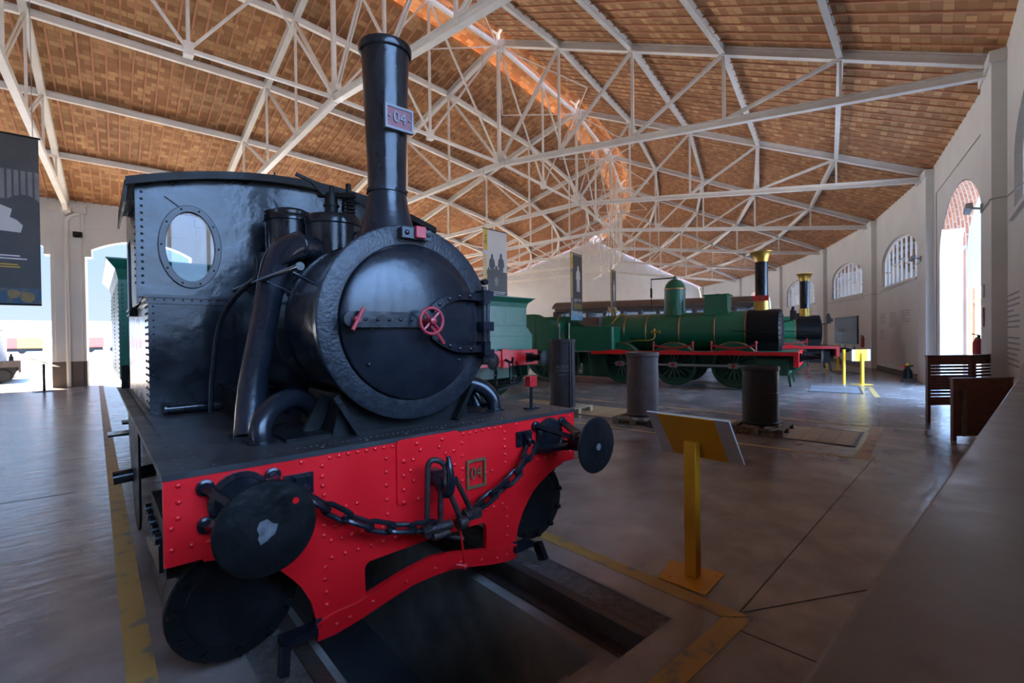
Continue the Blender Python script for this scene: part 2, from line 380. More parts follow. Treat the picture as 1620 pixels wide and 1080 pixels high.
# yard outside, both sides of the ring
yard = MB()
n = 96
rI = [31.25/C375, 54.3, 240]
ring0 = [pol(-180+360*k/n, 31.35, -.02) for k in range(n)]
hole = []
yard.prism([(p[0], p[1]) for p in ring0], -.3, -.02, 'XY')
yo_ = obj('ground_courtyard', yard, 'ballast', kind='structure', smooth=0)
og = MB()
for k in range(n):
    a0, a1 = -180+360*k/n, -180+360*(k+1)/n
    og.add([pol(a0, 54.0, -.03), pol(a1, 54.0, -.03), pol(a1, 260, -.03), pol(a0, 260, -.03)], [(0,1,2,3)])
    if not (ENDS[0]-.5 < (a0+a1)/2 < ENDS[1]+.5):
        og.add([pol(a0, 31.2, -.03), pol(a1, 31.2, -.03), pol(a1, 54.1, -.03), pol(a0, 54.1, -.03)], [(0,1,2,3)])
obj('ground_yard', og, 'ballast', kind='structure', smooth=0)

# outer wall with arched windows, one tall doorway and more doorways added for daylight
def arch(w, z0, zs, zc, n=18):
    # outline: sill z0, springing zs, crown zc
    return [(w, z0), (w, zs)] + [(w*math.cos(PI*k/n), zs+(zc-zs)*math.sin(PI*k/n)) for k in range(1, n)] + [(-w, zs), (-w, z0)]
HW = WALL*math.tan(R(3.75))
WIN = (2.2, 3.30, 4.22, 4.98); DOOR = (2.2, 0.0, 3.55, 5.0)
wn = 0; dn = 0; DOORS = (-15, 15, 45, 52.5)  # all but the doorway in view are added to let daylight in
for th in BAYS:
    Tb = bayM(th); Tw = Matrix.Translation(Tb.translation) @ Tb.to_3x3().to_4x4()
    WB = (2.1, 1.75, 4.1, 5.2) if th == 0 else WIN  # unseen window behind the camera, enlarged to throw more light on the locomotive
    outer = [(-HW-.03, -.02), (HW+.03, -.02), (HW+.03, 6.36), (-HW-.03, 6.36)]
    w = MB()
    if th in DOORS:
        ar = arch(*DOOR); full = [(-HW-.03,-.02)] + [(x, z if z > 0 else -.02) for x, z in reversed(ar)] + [(HW+.03,-.02), (HW+.03,6.36), (-HW-.03,6.36)]
        w.curve([full], .45, Tb @ XZ(.01-.225))
    else:
        w.curve([outer, arch(*WB)], .45, Tb @ XZ(.01-.225))
    obj('wall_outer', w, 'plaster', kind='structure', smooth=0)
    bb = MB()
    segs = [(-HW, HW)] if th not in DOORS else [(-HW, -2.22), (2.22, HW)]
    for a, b in segs: bb.box(a, b, .01, .022, 0, .16, Tb)
    obj('baseboard_outer', bb, 'dado', kind='structure', smooth=0)
    if th in DOORS:
        dr = MB()
        ar = arch(2.2, 0, 3.55, 5.0); ar2 = arch(2.5, 0, 3.55, 5.3)
        dr.curve([ar2[:] + ar[::-1]], .10, Tb @ XZ(-.44-.05))
        up_ = [(2.2*math.cos(PI*q/18), 3.55+1.45*math.sin(PI*q/18)) for q in range(3, 16)]
        dr.curve([[(x*1.002, z+.004) for x, z in up_] + [(x*.985, z-.02) for x, z in reversed(up_)]], .43, Tb @ XZ(-.005-.215))
        dn += 1; obj('door_%d' % dn, dr, 'brickred', kind='structure', smooth=0)
    else:
        wn += 1
        fr = MB()
        w0, z0, zs, zc = WB
        fr.curve([arch(w0, z0, zs, zc), arch(w0-.07, z0+.07, zs, zc-.07)], .08, Tb @ XZ(-.12))
        xs = [-w0+2*w0*k/8 for k in range(1, 8)]
        for k, x in enumerate(xs):
            zt_ = zs+(zc-zs)*math.sqrt(max(0, 1-(x/w0)**2))
            fr.box(x-.025, x+.025, -.15, -.09, z0, zt_, Tb)
        for k in range(8):
            x0, x1 = -w0+2*w0*k/8, -w0+2*w0*(k+1)/8
            zz = 3.75+.30*(1-abs(k-3.5)/3.5)+(.14 if k % 2 else 0)
            fr.box(x0, x1, -.14, -.10, zz, zz+.04, Tb)
        wo = obj('window_%d' % wn, fr, 'white', kind='structure', smooth=0)
        gl = MB(); gl.curve([arch(w0-.05, z0+.05, zs, zc-.05)], .006, Tb @ XZ(-.125)); obj('glass', gl, 'glass', wo, smooth=0)
        sl = MB(); sl.box(-w0-.08, w0+.08, -.02, .07, z0-.07, z0, Tb); obj('sill', sl, 'plaster', wo, smooth=0)
for th in [ENDS[0]] + TR + [ENDS[1]]:
    Tb = bayM(th)
    p = MB(); p.box(-.5, .5, -.3, .12, 0, 6.22, Tb); p.box(-.55, .55, -.3, .15, 6.02, 6.22, Tb); p.box(-.515, .515, -.3, .135, 0, .17, Tb)
    obj('pillar_outer', p, 'plaster', kind='structure', smooth=0, bevel=.01)

# inner columns and arched wall between them
def inM(th): return Matrix.Translation(Vector(pol(th, RI))) @ Matrix.Rotation(R(th), 4, 'Z')   # local +y points to the turntable
for th in [ENDS[0]] + TR + [ENDS[1]]:
    Tb = inM(th); p = MB()
    p.box(-.435, .435, .0, .75, 0, 6.2, Tb); p.box(-.34, .34, -.05, .80, 0, 6.2, Tb); p.box(-.5, .5, -.08, .8, 5.9, 6.2, Tb)
    p.box(-.60, .60, .1, .6, 4.45, 4.75, Tb)
    po = obj('pillar_inner', p, 'plaster', kind='structure', smooth=0, bevel=.012)
    d = MB(); d.box(-.44, .44, -.006, .756, 0, .86, Tb); d.box(-.346, .346, -.056, .806, 0, .86, Tb); obj('dado', d, 'dado', po, smooth=0)
hwi = RI*math.tan(R(3.75))
for th in BAYS:
    Tb = inM(th); w = MB(); nn = 16
    e = hwi-.42
    pts = [(-hwi-.02, 4.5), (-e, 4.54)] + [(-e+2*e*k/nn, 4.54+.60*math.sin(PI*k/nn)**.75) for k in range(1, nn)] + [(e, 4.54), (hwi+.02, 4.5), (hwi+.02, 6.33), (-hwi-.02, 6.33)]
    w.curve([pts], .42, Tb @ XZ(.32))
    w.box(-hwi, hwi, .04, .12, 5.42, 5.50, Tb)
    obj('wall_inner', w, 'plaster', kind='structure', smooth=0)

# end walls
for th, nm in ((ENDS[0], 'wall_left'), (ENDS[1], 'wall_far')):
    a = R(th); sg = 1 if nm == 'wall_far' else -1
    T = Matrix(((math.sin(a), math.cos(a), 0, 0), (-math.cos(a), math.sin(a), 0, YC), (0,0,1,0), (0,0,0,1)))
    rm = (RO+RI)/2
    poly = [(30.9,-.02), (54.0,-.02), (54.0, zroof(54.0)+.05), (rm+.9, zroof(rm+.9)+.05), (rm+.9, zroof(rm)+.6), (rm-.9, zroof(rm)+.6), (rm-.9, zroof(rm-.9)+.05), (30.9, zroof(30.9)+.05)]
    obj(nm, MB().prism(poly, sg*.1, sg*.45, 'XZ', T), 'plaster', kind='structure', smooth=0)

# roof: tiled ceiling slabs, terracotta ribs, raised ridge
def roof_obj():
    v = []; f = []; uv = []
    def slab(th0, th1, ra, rb, dz, thick=.14, up=None):
        o = len(v)
        for dzz in (0, thick):
            for th, r in ((th0, ra), (th1, ra), (th1, rb), (th0, rb)):
                zz = (zroof(r) if up is None else up(r))+dz+dzz
                v.append(pol(th, r, zz)); uv.append((( 0 if th == th0 else 1)*18*.26, r*math.sqrt(1+SLOPE**2)))
        f.extend([(o,o+1,o+2,o+3),(o+7,o+6,o+5,o+4),(o,o+4,o+5,o+1),(o+1,o+5,o+6,o+2),(o+2,o+6,o+7,o+3),(o+3,o+7,o+4,o)])
    ths = [ENDS[0]] + TR + [ENDS[1]]
    rm = (RO+RI)/2
    for a, b in zip(ths[:-1], ths[1:]):
        slab(a, b, 54.5, rm+.75, 0); slab(a, b, 30.2, rm-.75, 0)  # inner eave drawn out past the columns to keep sun off the floor
        slab(a, b, rm+1.25, rm, .5, .12); slab(a, b, rm-1.25, rm, .5, .12)
    me = bpy.data.meshes.new('ceiling'); me.from_pydata(v, [], f); me.update()
    ul = me.uv_layers.new(name='UVMap')
    for lp in me.loops: ul.data[lp.index].uv = uv[lp.vertex_index]
    me.materials.append(M['ceil']); o = bpy.data.objects.new('ceiling', me); COL.objects.link(o); o['kind'] = 'structure'
    rb = MB()
    for a, b in zip(ths[:-1], ths[1:]):
        for k in range(19):
            th = a+(b-a)*k/18
            cs = math.cos(R((b-a)/2))/math.cos(R(th-(a+b)/2))
            for r0, r1 in ((54.2, rm+.75), (30.3, rm-.75)):
                rb.bar(pol(th, r0*cs, zroof(r0)-.012), pol(th, r1*cs, zroof(r1)-.012), .040, .036)
    obj('ceiling_ribs', rb, 'rib', o, smooth=0)
roof_obj()

# steel roof trusses
TRLAB = {-11.25: 'white roof truss farthest left, one bay beyond the column with the drainpipe',
 -3.75: 'white roof truss standing on the tall column with the drainpipe',
 3.75: 'white roof truss passing above the cab of the black locomotive',
 11.25: 'white roof truss with its tie beam ending on the pillar right of the tall doorway',
 18.75: 'white roof truss ending on the pillar between the tall doorway and the nearest arched window',
 26.25: 'white roof truss ending on the pillar left of the arched window above the jack',
 33.75: 'white roof truss whose wall end shows just right of the brass topped chimney',
 41.25: 'white roof truss whose wall end shows just left of the brass topped chimney',
 48.75: 'white roof truss farthest away, next to the white end wall'}
for th in TR:
    t = thing('roof_truss', TRLAB[th], 'roof truss', pol(th, RI), R(th), 'steel roof trusses')
    L_ = RO-RI
    def P(u, z, dx=0.): return (dx, -u*L_, z)     # local: from inner column outwards
    for h in (0, 1):
        s = (lambda u: u) if h == 0 else (lambda u: 1-u)
        obj('top_chord', MB().ibeam(P(s(.0), ZT), P(.5, ZA), .15, .19, .02), 'white', t, smooth=0)
        bc = MB(); e0, e1 = P(s(.0), ZB), P(.5, ZK); bc.ibeam(e0, e1, .14, .16, .018)
        if 0 <= th <= 20:
            for k in range(60):
                q = Vector(e0).lerp(Vector(e1), (k+.5)/60)
                for dx in (-.072, .072): bc.rivet((q.x+dx, q.y, q.z+.07), (1 if dx > 0 else -1, 0, 0), .012)
        obj('bottom_chord', bc, 'white', t, smooth=0)
        for i in range(1, 5):
            u = .1*i
            m = MB(); m.bar(P(s(u), zbot(u)), P(s(u), ztop(u)), .05, .05+.02*(i > 1), (0,1,0)); obj('post', m, 'white', t, smooth=0)
            if i < 5:
                m = MB()
                for dx in (-.03, .03): m.bar(P(s(u), ztop(u)-.05, dx), P(s(u+.1), zbot(u+.1)+.05, dx), .02, .07)
                obj('diagonal', m, 'white', t, smooth=0)
    obj('king_post', MB().bar(P(.5, ZK-.1), P(.5, ZA), .09, .09, (0,1,0)), 'white', t, smooth=0)
    g = MB(); gp = [(-.16,-.02), (.16,-.02), (.10,-.28), (-.10,-.28)]
    g.prism([(-L_/2+a*1.6, ZK+.10-b) for a, b in gp], -.08, .08, 'YZ'); obj('gusset', g, 'white', t, smooth=0); g = MB(); g.prism([(-L_/2+a*1.8, ZA+b+.02) for a, b in gp], -.09, .09, 'YZ')
    # forked bracket that lifts the ridge roof
    g.bar(P(.5, ZA), P(.5, ZA+.30), .08, .08, (0,1,0))
    for sg in (-1, 1): g.bar(P(.5, ZA+.28), (0, -L_/2+sg*.32, ZA+.58), .07, .07)
    obj('ridge_fork', g, 'white', t, smooth=0)
    f = MB(); f.bar(P(-.008, 5.75), P(.03, ZB+.02), .12, .12); f.box(-.12, .12, -.35, .06, ZB-.2, ZB-.05); obj('shoe', f, 'white', t, smooth=0)

# purlins round the ring, ridge beam, ridge lattice
PN = {.1: 'lowest', .2: 'second lowest', .3: 'second highest', .4: 'highest'}
ths = [ENDS[0]] + TR + [ENDS[1]]
for side in (0, 1):
    for u, nm in PN.items():
        r = RI+(RO-RI)*u if side == 0 else RO-(RO-RI)*u
        b = MB()
        for a0, a1 in zip(ths[:-1], ths[1:]): b.ibeam(pol(a0, r, ztop(u)+.005), pol(a1, r, ztop(u)+.005), .11, .17, .018)
        tag(obj('purlin', b, 'white', smooth=0), 'white steel purlin, %s on the roof slope falling to the %s' % (nm, 'open yard' if side == 0 else 'window wall'), 'purlin', 'roof purlins')
rm = (RO+RI)/2
for sg, nm in ((-1, 'yard'), (1, 'window wall')):
    b = MB()
    for a0, a1 in zip(ths[:-1], ths[1:]): b.bar(pol(a0, rm+sg*.32, ZA+.52), pol(a1, rm+sg*.32, ZA+.52), .07, .12)
    tag(obj('ridge_rail', b, 'rib', smooth=0), 'curved pinkish ridge beam under the raised roof cap, on its %s side' % nm, 'ridge beam', 'ridge beams')
t = thing('ridge_lattice', 'long white lattice girder curving along the ridge between the king posts', 'lattice girder', (0,0,0))
tc_, bc_ = MB(), MB()
for a0, a1 in zip(ths[:-1], ths[1:]):
    am = (a0+a1)/2; rmid = rm*math.cos(R(3.75))
    A0, A1, K0, K1 = pol(a0, rm, ZA-.06), pol(a1, rm, ZA-.06), pol(a0, rm, ZK+.05), pol(a1, rm, ZK+.05)
    Am, Km = pol(am, rmid, ZA-.06), pol(am, rmid, ZK+.05)
    tc_.bar(A0, A1, .09, .12); bc_.bar(K0, K1, .07, .07)
    m = MB(); m.bar(Am, Km, .06, .06, (0,1,0)); obj('post', m, 'white', t, smooth=0)
    for p, q in ((A0, Km), (A1, Km), (Am, K0), (Am, K1)): obj('brace', MB().bar(p, q, .045, .05), 'white', t, smooth=0)
    obj('node_plate', MB().bar((Km[0], Km[1], Km[2]-.12), (Km[0], Km[1], Km[2]+.14), .16, .16, (0,1,0)), 'white', t, smooth=0)
obj('top_chord', tc_, 'white', t, smooth=0); obj('bottom_chord', bc_, 'white', t, smooth=0)
# side sway rods between neighbouring trusses, from the ridge down to the purlins
for i, (a0, a1) in enumerate(zip(ths[1:-1], ths[2:])):
    for u in (.42, .58):
        r = RI+(RO-RI)*u; w = u if u < .5 else 1-u
        for p, q in ((pol(a0, rm, ZA-.1), pol((a0+a1)/2, r*math.cos(R(3.75)), ztop(w))), (pol(a1, rm, ZA-.1), pol((a0+a1)/2, r*math.cos(R(3.75)), ztop(w)))):
            obj('sway_rod', MB().bar(p, q, .03, .03), 'white', t, smooth=0)

# drainpipe on the left column
Tb = inM(-3.75)
d = MB()
pts = [Tb @ Vector(p) for p in bez([(-.02,-.11,.02), (-.02,-.11,2.2), (-.02,-.11,5.3), (.0,-.11,5.62), (.16,-.11,5.80), (.34,-.11,5.86)], 6)]
d.tube(pts, .055, 12)
for z in (1.0, 2.9, 4.8): d.box(-.09, .05, -.12, -.045, z, z+.04, Tb)
tag(obj('drainpipe', d, 'plaster'), 'white drainpipe running down the front of the tall left column', 'drainpipe')
# ------------------------------------------------------------------ shared railway pieces
def wheel(name, c, r, parent, m, mhub='iron', nsp=12, w=.10, side=1, cw=True):
    b = MB(); x, y, z = c
    b.lathe([(r+.03,0),(r+.03,.025),(r,.03),(r-.005,w),(r-.07,w),(r-.075,.0)], (x-side*w/2*1, y, z), (side,0,0), 40)
    b.lathe([(.10,-.01),(.10,w*1.1),(.06,w*1.25)], (x-side*w/2, y, z), (side,0,0), 18)
    for k in range(nsp):
        a = 2*PI*k/nsp
        b.tube([(x, y+.08*math.cos(a), z+.08*math.sin(a)), (x, y+(r-.06)*math.cos(a), z+(r-.06)*math.sin(a))], [.026,.017], 6)
    if cw: b.prism([(y+(r-.07)*math.cos(q), z+(r-.07)*math.sin(q)) for q in [PI*1.25+PI*.5*k/8 for k in range(9)]], x-.02, x+.035*side, 'YZ')
    return obj(name, b, m, parent)
def buffer_set(parent, xs, y, z, dirn, m='blackmat', R_=.17, L_=.42):
    for x in xs:
        b = MB(); d = dirn
        b.box(x-.13, x+.13, min(y,y+d*.03), max(y,y+d*.03), z-.12, z+.12)
        b.lathe([(.11,.02),(.085,.12),(.075,L_*.6),(.085,L_*.62)], (x,y,z), (0,d,0), 20); b.cyl((x,y+d*L_*.55,z), (x,y+d*(L_-.03),z), .035)
        o = obj('buffer', b, m, parent)
        h = MB(); h.lathe([(.03,L_-.05),(R_*.95,L_-.035),(R_,L_-.025),(R_*.7,L_-.008),(.05,L_)], (x,y,z), (0,d,0), 32); obj('buffer_head', h, m, o)
def link_pts(c, d, n, L_=.074, W=.030):
    d = d.normalized(); n = (n - d*n.dot(d)).normalized(); P = []
    for k in range(8): a = -PI/2+PI*k/7; P.append(c + d*(L_-W+W*math.cos(a)) + n*(W*math.sin(a)))
    for k in range(8): a = PI/2+PI*k/7; P.append(c + d*(-(L_-W)+W*math.cos(a)) + n*(W*math.sin(a)))
    return P
def chain(pts, r=.0135, pitch=.104):
    C = bez(pts, 20); acc = [0]
    for a, b in zip(C[:-1], C[1:]): acc.append(acc[-1]+(b-a).length)
    n = int(acc[-1]/pitch); mb = MB()
    def atl(s):
        for i in range(len(acc)-1):
            if acc[i+1] >= s: return C[i].lerp(C[i+1], (s-acc[i])/max(1e-6, acc[i+1]-acc[i]))
        return C[-1]
    for k in range(n):
        s = (k+.5)*acc[-1]/n; c = atl(s); d = atl(min(acc[-1], s+.03))-atl(max(0, s-.03))
        nv = Vector((0,-.5,1)) if k % 2 else Vector((0,1,.35))
        mb.tube(link_pts(c, d, nv), r, 8, closed=True)
    return mb

# ------------------------------------------------------------------ black locomotive 04
loco = thing('steam_locomotive', 'black tank locomotive in the foreground with red buffer beam and tall chimney numbered 04', 'locomotive', (0,0,0))
ZC = 1.622
# beam
bm_ = MB()
half = [(0,.172),(.118,.168),(.239,.145),(.434,.098),(.558,.078),(.64,.078),(.642,.159),(.665,.265),(.711,.359),(.75,.41),(.805,.472),(.88,.522),(.972,.566),(1.06,.600),(1.10,.607),(1.10,.617),(1.2326,.619),(1.2326,.989)]
outl = half + [(-x, z) for x, z in reversed(half[1:])] 
hh = [(0,.276),(.12,.262),(.236,.238),(.396,.203),(.399,.338),(.392,.360),(.372,.374),(0,.384)]
hole = hh + [(-x, z) for x, z in reversed(hh[1:-1])]
bm_.curve([outl, hole], .03, XZ(-.005))
for x, z in [(0.189,0.95),(0.232,0.949),(0.281,0.948),(0.329,0.95),(0.377,0.953),(0.426,0.954),(0.476,0.952),(0.524,0.951),(0.557,0.915),(0.658,0.951),(-0.428,0.953),(-0.38,0.952),(-0.332,0.952),(-0.284,0.952),(-0.235,0.95),(-0.271,0.892),(-0.271,0.818),(-0.272,0.748),(-0.271,0.671),(-0.269,0.593),(0.221,0.897),(0.22,0.819),(0.221,0.741),(0.22,0.669),(0.556,0.866),(0.557,0.818),(0.558,0.769),(0.559,0.717),(0.448,0.685),(0.403,0.681),(0.565,0.574),(0.528,0.534),(0.473,0.536),(0.424,0.536),(0.369,0.539),(0.53,0.454),(0.566,0.418),(0.46,0.452),(0.391,0.455),(0.325,0.453),(0.567,0.359),(0.57,0.294),(0.567,0.237),(1.119,0.687),(1.05,0.685),(0.984,0.685),(0.918,0.683),(0.85,0.681),(0.784,0.68),(0.716,0.683),(1.183,0.68),(-0.435,0.692),(-0.361,0.536),(-0.432,0.454),(-0.361,0.455),(-0.294,0.454),(-0.225,0.455),(-0.156,0.455),(-0.08,.455),(0,.455),(.08,.455),(.16,.455),(.24,.455),(-1.183,0.943),(-1.182,0.875),(-1.185,0.812),(-1.208,0.773),(-1.207,0.688),(-1.141,0.688),(-1.079,0.686),(1.183,.943),(1.183,.80),(-0.57,0.949),(-0.524,0.95),(-0.477,0.952),(-0.606,0.916),(-0.607,0.865),(-0.606,0.818),(-0.6,0.771),(-0.704,0.95),(-0.491,0.69),(-0.547,0.693),(-0.602,0.622),(-0.548,0.604),(-0.603,0.573),(-0.569,0.539),(-0.516,0.537),(-0.464,0.539),(-0.412,0.539),(-0.301,0.528),(-0.498,0.455),(-0.567,0.455),(-0.6,0.417),(-0.601,0.36),(-0.594,0.294),(-0.595,0.232)]:
    bm_.rivet((x, -.019, z), (0,-1,0), .0125)
beam = obj('buffer_beam', bm_, 'red', loco)
st = [(0,.171),(.118,.167),(.239,.144),(.434,.097),(.558,.077),(.642,.077),(.644,.162),(.559,.184),(.451,.186),(.236,.242),(.12,.264),(0,.279)]
sl = st + [(-x, z) for x, z in reversed(st[1:-1])]
ap = MB(); ap.curve([sl], .012, XZ(-.026))
for x, z in [(0.55,0.122),(0.473,0.124),(0.352,0.152),(0.19,.19),(0.015,0.211),(-0.17,0.201),(-0.363,0.164),(-0.485,0.131),(-0.552,0.125)]: ap.rivet((x,-.031,z), (0,-1,0), .0125)
obj('apron_strip', ap, 'red', beam)
rp = MB(); rp.curve([[(-.214,.645),(-.208,.63),(-.194,.624),(.17,.624),(.185,.64),(.185,.978),(-.194,.978),(-.21,.97),(-.214,.955)]], .012, XZ(-.026))
for x, z in [(-0.093,0.944),(-0.071,0.906),(0.073,0.943),(0.052,0.904),(0.096,0.858),(0.154,0.864),(-0.174,0.861),(-0.117,0.859),(-0.132,0.802),(-0.175,0.782),(-0.115,0.742),(-0.177,0.706),(-0.178,0.638),(-0.089,0.636),(0.155,0.781),(.15,.70),(.15,.65)]:
    rp.rivet((x,-.031,z), (0,-1,0), .014)
obj('hook_plate', rp, 'red', beam)
npl = MB(); npl.curve([[(.244,.61),(.389,.61),(.389,.785),(.244,.785)], [(.259,.625),(.374,.625),(.374,.770),(.259,.770)]], .016, XZ(-.030)); 
npl.text('04', .105, .008, XZ(-.030, .3165, .698), .85)
o = obj('beam_number', npl, 'dullbrass', beam); o['label'] = 'small brass framed number 04 on the red beam'
# buffers
for sx in (-1, 1):
    b = MB(); cx, cz = sx*.96, .835
    b.lathe([(.125,0),(.125,.02),(.105,.04),(.10,.035)], (cx,-.02,cz), (0,-1,0), 28)
    for ax, az in ((-.13,.082),(.13,.082),(-.13,-.075),(.13,-.075)):
        b.lathe([(.034,0),(.034,.02),(.024,.024),(.022,.036)], (cx+ax,-.02,cz+az), (0,-1,0), 12)
        b.bar((cx+ax,-.035,cz+az), (cx+ax*.32,-.27,cz+az*.36), .045, .028, (-az,0,ax))
    b.lathe([(.058,.25),(.066,.26),(.066,.30),(.058,.31),(.055,.36),(.045,.365)], (cx,0,cz), (0,-1,0), 24)
    b.cyl((cx,-.35,cz), (cx,-.45,cz), .032)
    bo = obj('buffer', b, 'black', loco)
    h = MB(); h.lathe([(.05,.425),(.10,.433),(.172,.438),(.178,.445),(.172,.453),(.10,.463),(.05,.467),(.0,.468)], (cx,0,cz), (0,-1,0), 48)
    hd = obj('buffer_head', h, 'blackmat', bo)
    wp = MB(); rr = [.030,.042,.034,.048,.050,.040,.028,.036,.046,.03,.022,.027] if sx < 0 else [.022]*12
    wp.prism([(cx-.004+rr[k]*math.cos(2*PI*k/12), cz-.008+rr[k]*math.sin(2*PI*k/12)) for k in range(12)], -.4665, -.4690)
    if sx < 0: o = obj('hole_disc', MB().cyl((cx+.098,-.4600,cz+.083),(cx+.098,-.4632,cz+.083), .012, n=14), 'red', bo); o['label'] = 'small red disc in place of a hole through the buffer head'  # disc stands in for a hole showing the red beam behind
    wo = obj('worn_patch', wp, 'wornspot', bo); wo['label'] = 'worn grey patch at the middle of the buffer head'
# chain brackets and safety chains
for sx in (-1, 1):
    b = MB(); cx = sx*.72
    b.box(cx-.067, cx+.067, -.035, -.02, .80, .90)
    for ax in (-.05,.05):
        for az in (.82,.88): b.lathe([(.013,0),(.013,.012)], (cx+ax,-.035,az), (0,-1,0), 6)
    b.torus((cx,-.055,.835), (0,0,1) if sx < 0 else (1,0,.2), .03, .012)
    b.box(cx-.02, cx+.02, -.06, -.03, .82, .89)
    obj('chain_bracket', b, 'black', loco)
obj('safety_chain', chain([(-.71,-.085,.815),(-.62,-.11,.74),(-.50,-.13,.655),(-.36,-.145,.585),(-.22,-.155,.545),(-.08,-.165,.525)]), 'black', loco)
obj('safety_chain', chain([(.74,-.085,.82),(.66,-.11,.74),(.54,-.13,.66),(.40,-.14,.60),(.28,-.15,.56),(.15,-.16,.505)]), 'black', loco)
hk = MB(); hk.box(-.03,.03,-.10,-.02,.71,.79)
hk.tube(bez([(0,-.06,.75),(0,-.11,.735),(0,-.16,.69),(0,-.205,.70),(0,-.225,.76),(0,-.215,.83),(.005,-.195,.885)], 6), [.036]*14+[.034,.033,.032,.031,.030,.029,.028,.027,.026,.025,.024,.023,.022,.021,.020,.019,.018,.017,.016,.015,.014,.013,.012], 12)
obj('coupling_hook', hk, 'black', loco)
sc = MB()
for p, q in (((-.105,-.165,.845),(-.115,-.165,.50)), ((-.03,-.17,.70),(-.035,-.17,.50)), ((-.02,-.21,.74),(.075,-.215,.52)), ((.045,-.20,.76),(.165,-.19,.54))): sc.tube([p,q], .015, 10)
sc.tube(bez([(-.105,-.165,.845),(-.09,-.175,.875),(-.05,-.18,.87),(-.01,-.185,.83),(-.02,-.21,.74)], 5), .016, 10)
sc.cyl((-.14,-.165,.505), (.03,-.175,.505), .026); sc.cyl((.05,-.215,.51), (.10,-.215,.51), .034); sc.cyl((.11,-.19,.53), (.22,-.18,.53), .03); sc.box(.12,.215,-.215,-.155,.505,.56); sc.cyl((-.115,-.19,.50), (-.115,-.13,.50), .03); sc.cyl((-.1,-.2,.475), (.0,-.2,.475), .02)
obj('screw_coupling', sc, 'iron', loco)
lv = MB(); lv.tube([(.084,-.18,.485),(.115,-.16,.36),(.156,-.12,.225)], .0065, 8); lv.lathe([(.001,-.02),(.013,-.016),(.02,0),(.013,.016),(.001,.02)], (.156,-.12,.212), (0,0,1), 12); lv.cyl((.11,-.10,.225), (.15,-.12,.215), .012)
obj('coupling_weight', lv, 'red', loco)
ar_ = MB(); ar_.tube([(.05,.30,.33),(.36,.18,.22)], .018, 8); obj('brake_rod', ar_, 'rust', loco)
# footplate and sides
fp = MB(); fp.box(-1.236, 1.236, -.024, 4.6, .968, .993)
for s in (-1, 1):
    for k in range(44): fp.rivet((s*1.165, .06+k*.10, .993), (0,0,1), .011, .006)
    for k in range(44): fp.rivet((s*1.09, .06+k*.10, .993), (0,0,1), .009, .004) if k < 14 else None
for k in range(10): fp.rivet((-1.05+k*.233, .035, .993), (0,0,1), .010, .006)
for k in range(60): fp.rivet((-.75+k*.032, .085+.004*(k % 3), .993), (0,0,1), .006, .003)
obj('footplate', fp, 'plate', loco)
fr = MB()
for s in (-1, 1):
    fr.box(s*.56-.015, s*.56+.015, .03, 4.6, .32, .968); fr.box(s*1.19-.012, s*1.19+.012, .0, 4.6, .90, .968)
fr.box(-.56, .56, .5, .53, .30, .968); fr.box(-.56, .56, 2.2, 2.23, .35, .968); fr.box(-1.19, 1.19, .02, .05, .62, .968)
obj('frame', fr, 'blackmat', loco)
SHEET = [(2.05,.968),(2.05,.22),(2.12,.13),(2.25,.08),(2.6,.10),(3.2,.55),(3.35,.75),(3.4,.968)]
for s in (-1, 1): obj('side_sheet', MB().prism(SHEET, s*1.1925-.0075, s*1.1925+.0075, 'YZ'), 'blackmat', loco)
pe = MB(); pe.cyl((-1.33,2.75,.40), (-1.05,2.75,.42), .055, n=16); obj('pipe_stub', pe, 'black', loco); obj('step', MB().box(-1.34,-1.06,4.0,4.25,.55,.57), 'black', loco)
for s in (-1, 1):
    c = MB(); c.cyl((s*.96,.14,.335), (s*.96,.85,.335), .255, n=40)
    c.lathe([(.27,.16),(.27,.125),(.262,.117),(.2,.117),(.195,.112),(.0,.112)], (s*.96,0,.335), (0,1,0), 40)
    for k in range(11):
        a = 2*PI*k/11+.2; c.lathe([(.022,0),(.022,.02),(.012,.022),(.012,.034)], (s*.96+.238*math.cos(a),.117,.335+.238*math.sin(a)), (0,-1,0), 6)
    c.box(s*.96-.25, s*.96+.25, .16, .85, .50, .72)
    obj('cylinder', c, 'blackmat', loco)
    k_ = MB(); k_.box(s*1.13-.09, s*1.13+.09, .30, .95, .60, .63)
    for q in range(5): k_.cyl((s*1.16,.36+.13*q,.62), (s*1.235,.36+.13*q,.62), .028, n=12)
    k_.prism([(.30,.60),(1.0,.44),(1.02,.40),(.30,.48)], s*1.20, s*1.225, 'YZ')
    obj('valve_chest', k_, 'black', loco)
    g = MB(); g.box(s*.71-.10, s*.71+.06, -.06, .02, .12, .155); g.bar((s*.80,-.06,.14), (s*.82,-.10,.03), .07, .035, (1,0,0)); g.bar((s*.64,-.01,.14), (s*.58,.12,.45), .05, .03, (1,0,0))
    obj('guard_iron', g, 'black', loco)
    rd = MB(); rd.box(s*.93-.03, s*.93+.03, .85, 3.2, .37, .43); rd.box(s*.93-.05, s*.93+.05, 1.0, 1.15, .28, .52); obj('connecting_rod', rd, 'iron', loco)
    for y in (1.35, 3.0): wheel('wheel', (s*.70,y,.46), .43, loco, 'blackmat', side=s)
    p = MB()
    p.tube(bez([(s*.785,.355,.985),(s*.78,.375,1.08),(s*.71,.425,1.165),(s*.60,.49,1.195),(s*.49,.555,1.155),(s*.40,.61,1.05)], 7), .056, 16)
    p.lathe([(.07,0),(.07,.015)], (s*.785,.355,.99), (0,0,1), 18)
    obj('exhaust_pipe', p, 'black', loco)
